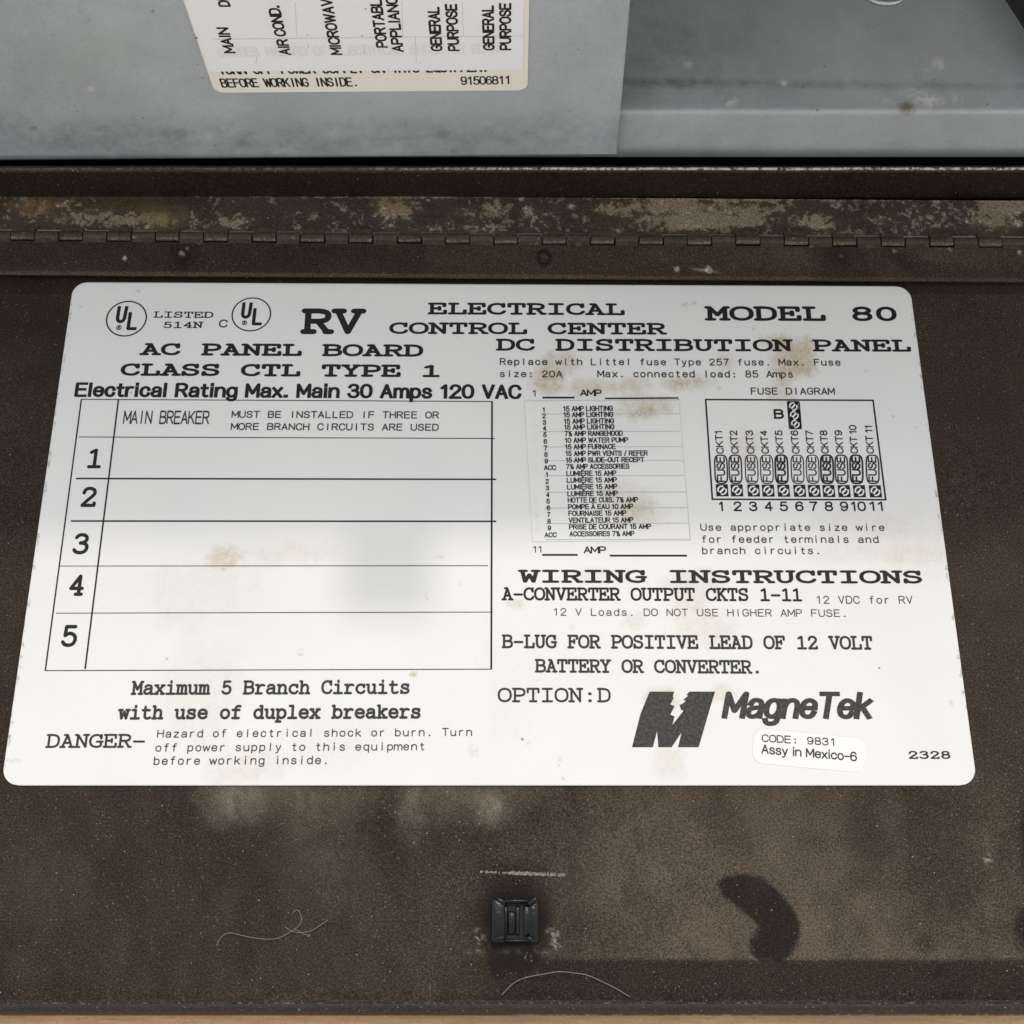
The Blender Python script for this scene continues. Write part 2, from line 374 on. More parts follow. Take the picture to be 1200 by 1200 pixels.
# ------------------------------------------------------------------ stroke lettering
SANS = {
'A':(6,"0,0 3,10 6,0|1.1,3.3 4.9,3.3"),
'B':(6,"0,0 0,10 3.4,10|~3.4,10 5.1,9.4 5.6,7.7 5.0,6 3.4,5.3|0,5.3 3.4,5.3|~3.4,5.3 5.3,4.7 6,2.7 5.2,.6 3.4,0|3.4,0 0,0"),
'C':(6,"~6,7.4 5.2,9.3 3.1,10 1,9.1 0,6.8 0,3.2 1,.9 3.1,0 5.2,.7 6,2.7"),
'D':(6,"0,0 0,10 2.8,10|~2.8,10 4.9,9.2 6,7 6,3 4.9,.8 2.8,0|2.8,0 0,0"),
'E':(5.6,"5.6,10 0,10 0,0 5.6,0|0,5.3 5,5.3"),
'F':(5.4,"5.4,10 0,10 0,0|0,5.2 4.8,5.2"),
'G':(6,"~5.9,7.5 5.1,9.3 3.1,10 1,9.1 0,6.8 0,3.2 1,.9 3.1,0 5.2,.8 6,2.6|6,2.6 6,4.8 3.4,4.8"),
'H':(6,"0,0 0,10|6,0 6,10|0,5.2 6,5.2"),
'I':(1.2,"0.6,0 0.6,10"),
'J':(5,"~5,10 5,3 4.3,.8 2.5,0 .7,.8 0,2.8"),
'K':(6,"0,0 0,10|5.8,10 0,3.9|2.1,6 6,0"),
'L':(5.2,"0,10 0,0 5.2,0"),
'M':(7,"0,0 0,10 3.5,2.5 7,10 7,0"),
'N':(6,"0,0 0,10 6,0 6,10"),
'O':(6.2,"~3.1,10 1,9.1 0,6.8 0,3.2 1,.9 3.1,0 5.2,.9 6.2,3.2 6.2,6.8 5.2,9.1 3.1,10"),
'P':(5.8,"0,0 0,10 3.3,10|~3.3,10 5.2,9.3 5.8,7.3 5.2,5.2 3.3,4.5|3.3,4.5 0,4.5"),
'Q':(6.2,"~3.1,10 1,9.1 0,6.8 0,3.2 1,.9 3.1,0 5.2,.9 6.2,3.2 6.2,6.8 5.2,9.1 3.1,10|3.8,2.6 6.4,-.4"),
'R':(6,"0,0 0,10 3.4,10|~3.4,10 5.2,9.4 5.8,7.5 5.2,5.7 3.4,5|3.4,5 0,5|3.3,5 6,0"),
'S':(5.8,"~5.5,7.6 4.8,9.4 2.9,10 .9,9.3 .2,7.5 1,5.9 3,5.2 5,4.4 5.8,2.6 5,.7 2.9,0 .7,.7 0,2.6"),
'T':(6,"0,10 6,10|3,10 3,0"),
'U':(6,"~0,10 0,6 0,3 .9,.8 3,0 5.1,.8 6,3 6,6 6,10"),
'V':(6,"0,10 3,0 6,10"),
'W':(8,"0,10 2,0 4,9 6,0 8,10"),
'X':(6,"0,0 6,10|0,10 6,0"),
'Y':(6,"0,10 3,4.6 6,10|3,4.6 3,0"),
'Z':(5.6,"0,10 5.6,10 0,0 5.6,0"),
'0':(5.6,"~2.8,10 .9,9.1 0,6.8 0,3.2 .9,.9 2.8,0 4.7,.9 5.6,3.2 5.6,6.8 4.7,9.1 2.8,10"),
'1':(3.4,"0.2,7.8 2.4,10 2.4,0"),
'2':(5.6,"~.2,7.3 .9,9.3 2.8,10 4.8,9.3 5.5,7.5 4.8,5.6 2.6,3.3 0,0|0,0 5.7,0"),
'3':(5.6,"~.3,8 1.1,9.5 2.8,10 4.6,9.4 5.2,7.7 4.4,6 2.4,5.4|~2.4,5.4 4.8,4.8 5.6,2.8 4.8,.7 2.8,0 .8,.7 0,2.4"),
'4':(6,"4.4,0 4.4,10 0,3 6,3"),
'5':(5.6,"5.2,10 1,10 .5,5.2|~.5,5.2 2.8,6.4 5,5.4 5.6,3.2 4.9,.8 2.8,0 .8,.6 0,2.2"),
'6':(5.6,"~5.2,8 4.4,9.6 2.9,10 1,9 .1,6.5 0,3.5 .8,.8 2.8,0 4.8,.8 5.6,3.1 4.8,5.4 2.8,6.1 .9,5.3 .1,3.6"),
'7':(5.6,"0,10 5.6,10 3.4,6 2,0"),
'8':(5.6,"~2.8,10 .9,9.4 .3,7.7 .9,6 2.8,5.3 4.8,4.7 5.6,2.7 4.8,.6 2.8,0 .8,.6 0,2.7 .8,4.7 2.8,5.3 4.7,6 5.3,7.7 4.7,9.4 2.8,10"),
'9':(5.6,"~.4,2 1.2,.4 2.7,0 4.6,1 5.5,3.5 5.6,6.5 4.8,9.2 2.8,10 .8,9.2 0,6.9 .8,4.6 2.8,3.9 4.7,4.7 5.5,6.4"),
'.':(1.4,"0.3,0.2 1.1,0.2|0.3,.7 1.1,.7"), ',':(1.4,"1,.8 .4,-1.6"),
':':(1.6,"0.4,0.3 1.2,0.3|0.4,.8 1.2,.8|0.4,5.6 1.2,5.6|.4,6.1 1.2,6.1"), '-':(4,"0,4.4 4,4.4"), '/':(4,"0,-.5 4,10.5"),
'\u00bd':(7,"0.2,9 1.5,10 1.5,5.5|1.6,0 5,10|~4.2,3.6 5,4.5 6.2,4.3 6.6,3.3 5.6,1.6 4.2,0|4.2,0 6.8,0"),
'\u00c8':(5.6,"5.6,10 0,10 0,0 5.6,0|0,5.3 5,5.3|1.6,13 3.6,11.6"),
'\u00c0':(6,"0,0 3,10 6,0|1.1,3.3 4.9,3.3|2,13 3.8,11.6"),
'a':(5,"~.5,5.4 1.2,6.8 2.7,7.2 4.3,6.6 4.8,5 4.8,3.5|4.8,5 4.8,0|~4.8,4 2.3,3.8 .5,3.2 0,1.8 .7,.4 2.1,0 3.9,.7 4.8,2.2"),
'b':(5,"0,10 0,0|~0,4.8 .9,6.6 2.6,7.2 4.4,6.2 5,3.6 4.4,1 2.6,0 .9,.6 0,2.4"),
'c':(4.8,"~4.8,5 4.1,6.7 2.5,7.2 .7,6.2 0,3.6 .7,1 2.5,0 4.1,.5 4.8,2.2"),
'd':(5,"5,10 5,0|~5,4.8 4.1,6.6 2.4,7.2 .6,6.2 0,3.6 .6,1 2.4,0 4.1,.6 5,2.4"),
'e':(5,"0.1,3.8 5,3.8|~5,3.8 4.7,6 2.6,7.2 .7,6.2 0,3.6 .7,1 2.6,0 4.2,.5 4.9,1.9"),
'f':(3.6,"~3.6,9.9 2.2,10 1.4,8.8 1.4,7|1.4,8 1.4,0|0,6.8 3.2,6.8"),
'g':(5,"~5,7 5,1 4.6,-2.2 2.6,-3 .9,-2.6 .2,-1.4|~5,4.8 4.1,6.6 2.4,7.2 .6,6.2 0,3.6 .6,1 2.4,0 4.1,.6 5,2.4"),
'h':(5,"0,10 0,0|~0,4.2 .9,6.4 2.7,7.2 4.3,6.6 5,4.8 5,2 5,0"),
'i':(1,"0.5,0 .5,7|.5,9.2 .5,10.2"),
'k':(4.8,"0,10 0,0|4.4,7 0,2.8|1.6,4.4 4.8,0"),
'l':(1,"0.5,0 .5,10"),
'm':(8,"0,7 0,0|~0,4.6 .7,6.5 2.1,7.2 3.5,6.5 4,4.8 4,2 4,0|~4,4.6 4.8,6.5 6.2,7.2 7.5,6.5 8,4.8 8,2 8,0"),
'n':(5,"0,7 0,0|~0,4.2 .9,6.4 2.7,7.2 4.3,6.6 5,4.8 5,2 5,0"),
'o':(5.2,"~2.6,7.2 .7,6.2 0,3.6 .7,1 2.6,0 4.5,1 5.2,3.6 4.5,6.2 2.6,7.2"),
'p':(5,"0,7 0,-3|~0,4.8 .9,6.6 2.6,7.2 4.4,6.2 5,3.6 4.4,1 2.6,0 .9,.6 0,2.4"),
'q':(5,"5,7 5,-3|~5,4.8 4.1,6.6 2.4,7.2 .6,6.2 0,3.6 .6,1 2.4,0 4.1,.6 5,2.4"),
'r':(3.4,"0,7 0,0|~0,4 .7,6.2 2,7.1 3.4,7"),
's':(4.6,"~4.3,5.4 3.7,6.8 2.3,7.2 .8,6.7 .3,5.4 1,4.2 2.4,3.7 4,3 4.6,1.9 3.9,.4 2.3,0 .7,.4 0,1.9"),
't':(3.4,"~1.4,9.4 1.4,6 1.4,1.6 2.2,0 3.4,.2|0,6.8 3.2,6.8"),
'u':(5,"5,7 5,0|~5,2.6 4.1,.7 2.4,0 .7,.6 0,2.4 0,5 0,7"),
'v':(4.8,"0,7 2.4,0 4.8,7"),
'w':(7,"0,7 1.7,0 3.5,6.4 5.3,0 7,7"),
'x':(4.8,"0,0 4.8,7|0,7 4.8,0"),
'y':(4.8,"0,7 2.5,0|~4.8,7 2.6,.2 1.7,-2.3 0,-3"),
'z':(4.6,"0,7 4.6,7 0,0 4.6,0"),
}
# letters of a typewriter face with slab feet, every cell 8 wide
SLAB = {
'A':"1.2,0 3.8,10 6.8,0|2,10 3.8,10|2.2,3.4 5.8,3.4|0,0 2.6,0|5.4,0 8,0",
'B':"1.2,0 1.2,10|.2,10 4.6,10|~4.6,10 6.4,9.3 6.8,7.7 6.2,6 4.6,5.3|1.2,5.3 4.6,5.3|~4.6,5.3 6.8,4.6 7.4,2.7 6.7,.7 4.6,0|.2,0 4.6,0",
'C':"~7,7 6.2,9.2 4.2,10 1.8,9 .6,6.6 .6,3.4 1.8,1 4.4,0 6.4,.7 7.4,2.4|7,10 7,7",
'D':"1.4,0 1.4,10|.3,10 3.8,10|~3.8,10 6,9.2 7.2,7 7.2,3 6,.8 3.8,0|.3,0 3.8,0",
'E':"1.4,0 1.4,10|.3,10 7,10 7,7.4|.3,0 7.4,0 7.4,2.8|1.4,5.2 4.8,5.2|4.8,6.6 4.8,3.8",
'F':"1.6,0 1.6,10|.4,10 7.2,10 7.2,7.4|.4,0 4,0|1.6,5.2 5,5.2|5,6.6 5,3.8",
'G':"~7,7 6.2,9.2 4.2,10 1.8,9 .6,6.6 .6,3.4 1.8,1 4.4,0 6.2,.4 7.1,1.2|7,10 7,7|7.1,1 7.1,4.4|4.6,4.4 8,4.4",
'H':"1.4,0 1.4,10|6.6,0 6.6,10|1.4,5.2 6.6,5.2|.2,10 2.8,10|5.2,10 7.8,10|.2,0 2.8,0|5.2,0 7.8,0",
'I':"4,0 4,10|1.2,10 6.8,10|1.2,0 6.8,0",
'K':"1.4,0 1.4,10|.3,10 2.8,10|.3,0 2.8,0|6.4,10 1.4,4.2|3,5.8 6.8,0|5.2,10 7.6,10|5.8,0 8,0",
'L':"2,0 2,10|.5,10 4,10|.5,0 7.4,0 7.4,3.2",
'M':"1.2,0 1.2,10 4,3.6 6.8,10 6.8,0|0,10 1.2,10|6.8,10 8,10|0,0 2.6,0|5.4,0 8,0",
'N':"1.4,0 1.4,10 6.6,0 6.6,10|0,10 1.4,10|5,10 8,10|0,0 2.8,0",
'O':"~4,10 1.7,9.1 .5,6.8 .5,3.2 1.7,.9 4,0 6.3,.9 7.5,3.2 7.5,6.8 6.3,9.1 4,10",
'P':"1.6,0 1.6,10|.4,10 4.6,10|~4.6,10 6.7,9.3 7.4,7.3 6.7,5.2 4.6,4.5|4.6,4.5 1.6,4.5|.4,0 4.2,0",
'R':"1.4,0 1.4,10|.3,10 4.4,10|~4.4,10 6.4,9.3 7,7.5 6.4,5.7 4.4,5|4.4,5 1.4,5|4.2,5 6.8,0|.3,0 3.2,0|6.4,0 8,0",
'S':"~6.6,7.4 5.8,9.4 3.8,10 1.8,9.3 1,7.5 1.8,5.9 4,5.2 6.2,4.4 7,2.6 6.2,.7 4,0 1.8,.7 .9,2.6|6.6,10 6.6,7.4|.9,0 .9,2.8",
'T':"4,0 4,10|.7,7.2 .7,10 7.3,10 7.3,7.2|2,0 6,0",
'U':"~1.4,10 1.4,6 1.4,3 2.2,.8 4,0 5.8,.8 6.6,3 6.6,6 6.6,10|.2,10 2.8,10|5.2,10 7.8,10",
'V':"1,10 4,0 7,10|0,10 2.6,10|5.4,10 8,10",
'W':"1,10 2.2,0 4,6.6 5.8,0 7,10|0,10 2.6,10|5.4,10 8,10",
'X':"1,0 7,10|1,10 7,0|.2,10 2.6,10|5.4,10 7.8,10|.2,0 2.6,0|5.4,0 7.8,0",
'Y':"1.2,10 4,4.8 6.8,10|4,4.8 4,0|.2,10 2.6,10|5.4,10 7.8,10|2,0 6,0",
'0':"~4,10 2.2,9.1 1.2,6.8 1.2,3.2 2.2,.9 4,0 5.8,.9 6.8,3.2 6.8,6.8 5.8,9.1 4,10",
'1':"1.6,8.6 4.1,10 4.1,0|1,0 7,0",
'2':"~1.2,7.3 2,9.3 4,10 6,9.3 6.8,7.5 5.9,5.6 3.6,3.2 1,0|1,0 7,0 7,1.4",
'3':"~1.4,8.4 2.4,9.6 4,10 5.9,9.4 6.6,7.7 5.7,6 3.6,5.4|~3.6,5.4 6.2,4.8 7,2.8 6.1,.7 4,0 1.9,.4 .9,1.6",
'4':"5.4,0 5.4,10 1,3.2 7,3.2|3.8,0 6.9,0",
'5':"6.4,10 2,10 1.8,5.2|~1.8,5.2 4,6.4 6.2,5.4 6.9,3.2 6.1,.8 4,0 2,.5 1,1.8",
'6':"~6.6,9.4 5.2,10 3,9 1.6,6.5 1.3,3.5 2.2,.8 4.1,0 6,.8 6.9,3.1 6,5.3 4.1,6 2.2,5.2 1.4,3.4",
'7':"1.2,8 1.2,10 6.8,10 4.4,4 3.8,0",
'8':"~4,10 2.2,9.4 1.4,7.7 2.2,6 4,5.3 6,4.7 6.9,2.7 6,.6 4,0 2,.6 1.1,2.7 2,4.7 4,5.3 5.8,6 6.6,7.7 5.8,9.4 4,10",
'9':"~1.6,.6 2.9,0 5,1 6.4,3.5 6.7,6.5 5.8,9.2 3.9,10 2,9.2 1.1,6.9 2,4.7 3.9,4 5.8,4.8 6.6,6.6",
'-':"1,4.4 7,4.4", '.':"3.6,.2 4.4,.2|3.6,.8 4.4,.8", ':':"3.6,.2 4.4,.2|3.6,.8 4.4,.8|3.6,5.8 4.4,5.8|3.6,6.4 4.4,6.4",
'a':"~1.5,5.8 2.4,6.8 4,7.1 5.8,6.4 6.2,4.8 6.2,2|6.2,4 6.2,0 7.6,0|~6.2,4 3.6,4.1 1.6,3.4 .9,1.9 1.7,.4 3.2,0 5,.7 6.2,2.2",
'b':"1.5,10 1.5,0|.3,10 1.5,10|.3,0 1.5,0|~1.5,4.6 2.6,6.5 4.4,7.1 6.4,6.1 7.2,3.5 6.4,1 4.4,0 2.6,.6 1.5,2.4",
'c':"~6.8,5 5.9,6.6 4.2,7.1 2,6.2 1,3.6 2,1 4.2,0 6,.4 7.1,1.7|6.8,7 6.8,5",
'd':"6.3,10 6.3,0|5,10 6.3,10|6.3,0 7.6,0|~6.3,4.6 5.2,6.5 3.6,7.1 1.6,6.1 .8,3.5 1.6,1 3.6,0 5.2,.6 6.3,2.4",
'e':"1,3.7 7.1,3.7|~7.1,3.7 6.4,6 4.1,7.1 1.9,6.2 1,3.6 1.9,1 4.2,0 5.9,.4 7,1.4",
'f':"~6.8,9.9 4.8,10 3.4,8.8 3.3,7|3.3,8 3.3,0|1,6.8 6.2,6.8|1.2,0 6,0",
'g':"~6.3,7 6.3,1 5.8,-2.2 3.8,-3 2,-2.8|6.3,6.9 7.6,6.9|~6.3,4.6 5.2,6.5 3.6,7.1 1.6,6.1 .8,3.5 1.6,1 3.6,0 5.2,.6 6.3,2.4",
'h':"1.6,10 1.6,0|.4,10 1.6,10|.3,0 3,0|5,0 7.7,0|~1.6,4.4 2.8,6.5 4.4,7.1 5.8,6.5 6.4,4.8 6.4,2 6.4,0",
'i':"1.8,7 4.1,7 4.1,0|1,0 7,0|4,9.4 4,10.4",
'k':"1.8,10 1.8,0|.6,10 1.8,10|.6,0 3,0|6,7 1.8,3|3.2,4.4 6.4,0|4.8,7 7.4,7|5,0 7.6,0",
'l':"1.8,10 4.1,10 4.1,0|1,0 7,0",
'm':"1,7 1,0|0,7 1,7|0,0 2,0|3.2,0 4.9,0|6.2,0 8,0|~1,4.6 1.6,6.4 2.6,7.1 3.7,6.4 4,4.8 4,0|~4,4.6 4.6,6.4 5.6,7.1 6.7,6.4 7,4.8 7,0",
'n':"1.6,7 1.6,0|.4,7 1.6,7|.3,0 3,0|5,0 7.7,0|~1.6,4.4 2.8,6.5 4.4,7.1 5.8,6.5 6.4,4.8 6.4,2 6.4,0",
'o':"~4,7.1 1.9,6.1 1,3.6 1.9,1 4,0 6.1,1 7,3.6 6.1,6.1 4,7.1",
'p':"1.5,7 1.5,-3|.3,7 1.5,7|.3,-3 3.6,-3|~1.5,4.6 2.6,6.5 4.4,7.1 6.4,6.1 7.2,3.5 6.4,1 4.4,0 2.6,.6 1.5,2.4",
'r':"2.4,7 2.4,0|.8,7 2.4,7|.8,0 5.4,0|~2.4,4 3.6,6.2 5.4,7.1 7,6.6",
's':"~6.3,5.4 5.6,6.7 4,7.1 2.2,6.7 1.6,5.4 2.4,4.2 4.2,3.7 6,3 6.7,1.9 5.9,.4 4,0 2,.4 1.2,1.9|6.3,7 6.3,5.2|1.2,0 1.2,2",
't':"~2.8,9.6 2.8,6 2.8,1.6 4,0 5.8,.1 7,.7|.9,6.8 6.2,6.8",
'u':"6.3,7 6.3,0 7.6,0|5,7 6.3,7|.3,7 1.6,7|~6.3,2.6 5.2,.7 3.6,0 2.2,.6 1.6,2.4 1.6,5 1.6,7",
'w':"1,7 2.2,0 4,5.6 5.8,0 7,7|0,7 2.4,7|5.6,7 8,7",
'x':"1.2,0 6.8,7|1.2,7 6.8,0|.4,7 2.6,7|5.4,7 7.6,7|.4,0 2.6,0|5.4,0 7.6,0",
}
SLAB = {k: (8, v) for k, v in SLAB.items()}
def parse(s):
    res = []
    for part in s.split('|'):
        sm = part.startswith('~'); pts = [tuple(float(c) for c in q.split(',')) for q in part.lstrip('~').split()]
        if sm and len(pts) > 2:
            closed = pts[0] == pts[-1]
            q = ([pts[-2]] + pts + [pts[1]]) if closed else ([pts[0]] + pts + [pts[-1]])
            out = []
            for i in range(1, len(q) - 2):
                p0, p1, p2, p3 = q[i - 1:i + 3]
                for k in range(3):
                    t = k / 3
                    out.append(tuple(.5 * (2 * p1[a] + (p2[a] - p0[a]) * t + (2 * p0[a] - 5 * p1[a] + 4 * p2[a] - p3[a]) * t * t + (3 * p1[a] - p0[a] - 3 * p2[a] + p3[a]) * t ** 3) for a in (0, 1)))
            out.append(q[-2]); pts = out
        res.append(pts)
    return res
CACHE = {}
def glyph(font, ch):
    k = (id(font), ch)
    if k not in CACHE:
        if ch not in font: CACHE[k] = (font['o' if ch.islower() else 'O'][0] if ch != ' ' else 4, []) if ch == ' ' else (SANS[ch][0], parse(SANS[ch][1]))
        else: CACHE[k] = (font[ch][0], parse(font[ch][1]))
    return CACHE[k]
def ribbon(pts, w, caps, out):
    """thick line; out collects polygons of 2D points"""
    h = w / 2
    n = len(pts)
    for i in range(n - 1):
        (x0, y0), (x1, y1) = pts[i], pts[i + 1]
        L = math.hypot(x1 - x0, y1 - y0)
        if L < 1e-6: continue
        tx, ty = (x1 - x0) / L, (y1 - y0) / L
        e0 = h * .9 if (i == 0 and caps == 'square') else 0
        e1 = h * .9 if (i == n - 2 and caps == 'square') else 0
        ax, ay, bx, by = x0 - tx * e0, y0 - ty * e0, x1 + tx * e1, y1 + ty * e1
        out.append([(ax + ty * h, ay - tx * h), (bx + ty * h, by - tx * h), (bx - ty * h, by + tx * h), (ax - ty * h, ay + tx * h)])
    rng = range(n) if caps == 'round' else range(1, n - 1)
    for i in rng:
        x, y = pts[i]
        out.append([(x + h * math.cos(a * math.pi / 4 + .39), y + h * math.sin(a * math.pi / 4 + .39)) for a in range(8)])
def polys_to_obj(name, polys, O, ex, ey, nrm, mat, parent, lift):
    V = []; F = []
    for i, pg in enumerate(polys):
        b = len(V); l = lift + (i % 101) * 2e-7
        for (x, y) in pg: V.append(O + ex * x + ey * y + nrm * l)
        F.append(tuple(range(b, b + len(pg))))
    return mesh(name, V, F, mat, parent)
WF = 1.32
def text(s, p0, p1, cap, font, w, parent, mat='ink', stretch=1.0, mono=True, pitch=8.0, caps='round', slant=0.0, gap=1.6, lift=4e-5, nrm=Vector((0, 0, 1)), name='lettering', up=None, space=None):
    """s from p0 (left end of the baseline) to p1 (right end); cap = letter height in metres"""
    cells = []; x = 0; w = w * WF
    if font is SLAB:
        w *= 1.06 if stretch > 1.05 else 1.17
        if pitch == 8.0 and stretch > 1.3: pitch = 9.0
        elif pitch == 8.0: pitch = 8.7
    for ch in s:
        gw, st_ = glyph(font, ch)
        if mono:
            cells.append((x + (pitch - gw) / 2, st_)); x += pitch
        else:
            if ch == ' ': x += (space or 3.0); continue
            cells.append((x, st_)); x += gw + gap
    if mono:
        g0 = glyph(font, s[0])[0]; g1 = glyph(font, s[-1])[0]
        x0 = (pitch - g0) / 2; x1 = x - (pitch - g1) / 2
    else: x0, x1 = 0, x - gap
    d = (p1 - p0); ln = d.length; exd = d.normalized()
    eyd = nrm.cross(exd).normalized()
    sy = cap / 10
    sx = ln / (x1 - x0)
    a = sx / (sy * stretch)
    polys = []
    for (cx, strokes) in cells:
        for stt in strokes:
            pts = [((cx - x0 + px) * a + slant * py / stretch, py) for (px, py) in stt]
            ribbon(pts, w, caps, polys)
    return polys_to_obj(name, polys, p0, exd * sy * stretch, eyd * sy, nrm, M[mat], parent, lift)

ZL = 0.0006                                    # top of the big label
def T(s, xl, yl, xr, yr, h, font, w, parent, z=ZL, **k):
    """a printed line; pixel measurements of the photo, turned into places on the sheet"""
    p0, p1 = P(xl, yl, z), P(xr, yr, z)
    cap = (P(xl, yl - h, z) - P(xl, yl, z)).y
    return text(s, p0, p1, cap, font, w, parent, **k)
def TV(s, xb, yb, xe, ye, h, font, w, parent, z=ZL, **k):
    """a printed line that reads away from the hinge (turned a quarter)"""
    p0, p1 = P(xb, yb, z), P(xe, ye, z)
    cap = (P(xb + h, yb, z) - P(xb, yb, z)).x
    return text(s, p0, p1, cap, font, w, parent, **k)
def rule(lines, parent, z=ZL, mat='ink', lift=3e-5, name='printed_lines'):
    """lines: (x0,y0,x1,y1,width px)"""
    polys = []
    for (x0, y0, x1, y1, w) in lines:
        a, b = P(x0, y0, z), P(x1, y1, z)
        wm = w * (CAM_H / abs(ray(x0, y0).z)) / FPX
        ribbon([(a.x, a.y), (b.x, b.y)], wm, 'butt', polys)
    return polys_to_obj(name, polys, Vector((0, 0, z)), Vector((1, 0, 0)), Vector((0, 1, 0)), Vector((0, 0, 1)), M[mat], parent, lift)
def shape(pts, parent, z=ZL, mat='ink', lift=3e-5, name='printed_mark'):
    return polys_to_obj(name, [[(P(x, y, z).x, P(x, y, z).y) for x, y in pg] for pg in pts], Vector((0, 0, z)), Vector((1, 0, 0)), Vector((0, 1, 0)), Vector((0, 0, 1)), M[mat], parent, lift)

def rounded_quad(c, r, seg=8):
    """corner points in order, rounded with radius r"""
    out = []
    for i in range(4):
        p, a, b = c[i], c[i - 1], c[(i + 1) % 4]
        u = (a - p).normalized(); v = (b - p).normalized()
        for k in range(seg + 1):
            t = k / seg
            out.append((p + u * r) * (1 - t) ** 2 + p * 2 * t * (1 - t) * .55 + p * 2 * t * (1 - t) * .45 + (p + v * r) * t ** 2)
    return out
def sheet(name, corners, r, nrm, thick, mat, parent):
    ring = rounded_quad(corners, r)
    n = len(ring)
    V = [p + nrm * thick for p in ring] + ring
    F = [tuple(range(n))] + [(i, i + n, (i + 1) % n + n, (i + 1) % n) for i in range(n)]
    o = mesh(name, V, F, mat, parent)
    me = o.data
    if (me.polygons[0].normal - nrm).length > 1: me.flip_normals()
    return o

# ------------------------------------------------------------------ the setting
Y_HEM = P(600, 1173).y
Y_END = Y_HEM - .0040
bm = bmesh.new(); add_box(bm, -.45, .45, -.55, .0, -.045, -.0062, .001)
board = from_bm('wooden_floor', bm, M['wood']); tag(board, kind='structure')
# added unseen wall round the panel, sized to shade the label's upper half
bm = bmesh.new()
add_box(bm, -.45, -.262, .2075, .26, -.045, .195, .001)
add_box(bm, .262, .45, .2075, .26, -.045, .195, .001)
add_box(bm, -.262, .262, .2075, .26, .165, .195, .001)
add_box(bm, -.0345, -.0130, .187, .2070, .185, .1945, .002)  # added tab, shaped to cast a bump in the wall's shadow
add_box(bm, -.262, .262, .2075, .26, -.045, -.014, .001)
wall = from_bm('shadow_wall', bm, M['wall']); tag(wall, kind='structure')

# ------------------------------------------------------------------ the panel (frame, chassis, cover, sticker)
Y1 = P(600, 231, .0012).y                      # front face of the lip
panel = empty('electrical_panel', (0, .2, 0))
tag(panel, 'grey metal electrical panel with brown lip and breaker sticker, standing behind the opened door', 'electrical panel')

def lip_dust(px, py): return .25 * fbm(px / 60, py / 20, 5)
prof = [(Y1, .0004), (Y1, .0115)]
for k in range(1, 7):
    a = k / 6 * math.pi / 2
    prof.append((Y1 + .0010 * (1 - math.cos(a)), .0115 + .0012 * math.sin(a)))
prof += [(Y1 + .0014, .0127), (Y1 + .0019, .0121), (Y1 + .0021, .009), (Y1 + .0022, -.012)]
lip = profile_strip('frame_lip', prof, -.262, .262, M['lip'], panel, nx=900, jitter=.00012, seed=3, attr=lambda x, j: (1.5 * min(1, max(.10, (x + .05) / .08))) * (.25 + vn1(x * 2600, 3)) * (j in (5, 6)))  # pale rounded edge is a painted highlight, stronger to the right

# dark trough behind the lip and the box shell
YC = Y1 + .0050                                # cover plane
YS = YC + .0020                                # front face of the chassis step
bm = bmesh.new()
add_box(bm, -.262, .262, Y1 + .0037, YS + .09, -.012, -.010)
shell = from_bm('box_floor', bm, M['void'], panel)
ztop = W(900, 131, YS).z
def spots_ch(px, py):
    m = 0 * px
    for (x, y, rx, ry, s) in ((1088, 117, 16, 6, 1), (1075, 111, 14, 6, .7), (855, 119, 9, 5, .9), (918, 97, 7, 3, 1), (1102, 75, 8, 6, .9), (1121, 116, 6, 4, .6),
                              (806, 75, 5, 5, .6), (1084, 83, 2, 2, 1), (1037, 117, 12, 4, .4)):
        m = np.maximum(m, blob(px, py, x, y, rx, ry, 10, .5, .6, int(x)) * s)
    return m * (fbm(px / 3, py / 3, 8) > .44)
def dust_ch(px, py):
    m = .25 * fbm(px / 90, py / 40, 12) + .35 * blob(px, py, 1000, 60, 260, 90, 0, .8, .4, 9) + .5 * blob(px, py, 1130, 52, 60, 9, -4, .7, .5, 2)
    return m * .5
def smudge_ch(px, py):
    return blob(px, py, 880, 98, 330, 4, .6, .9, .5, 4) * .75 * (.3 + fbm(px / 8, py / 5, 30) * 1.2) + .35 * (fbm(px / 20, py / 14, 79) - .4) + .5 * blob(px, py, 780, 60, 110, 70, 0, .8, .3, 6)
def rust_ch(px, py): return blob(px, py, 1063, 126, 8, 7, 0, .5, .7, 3) * .8
xs0, xs1 = -.25, .25
zlow = W(960, 184.5, YS).z
prof_r = [(YS + .001, zlow), (YS, zlow + .0002)] + [(YS, zlow + .0003 + (ztop - .0012 - zlow) * k / 30) for k in range(30)] + [(YS, ztop - .0008), (YS + .0003, ztop - .0002), (YS + .0009, ztop)]
step_rows = [Vector((0, y, z)) for y, z in prof_r] + [Vector((0, YS + .0009 + .085 * k / 120, ztop)) for k in range(1, 121)]
def chrow(v):
    i = min(int(v * (len(step_rows) - 1) + .5), len(step_rows) - 1)
    p = step_rows[i]
    return Vector((xs0, p.y, p.z)), Vector((xs1, p.y, p.z))
ch = grid_sheet('chassis_tray', chrow, 700, len(step_rows), {'dust': dust_ch, 'smudge': smudge_ch, 'crust_or_glint': spots_ch, 'rust': rust_ch}, M['chassis'], panel)
for p in ch.data.polygons: p.use_smooth = True
ch.data.set_sharp_from_angle(angle=R(50))
bm = bmesh.new()
add_box(bm, -.252, -.25, YS + .0012, YS + .088, -.009, .16)
add_box(bm, .25, .252, YS + .0012, YS + .088, -.009, .16)
add_box(bm, -.25, .25, YS + .0862, YS + .088, -.009, .16)
add_box(bm, -.252, .252, YS + .0012, YS + .088, .1603, .162)
shellw = from_bm('box_shell', bm, M['chassis'], panel)
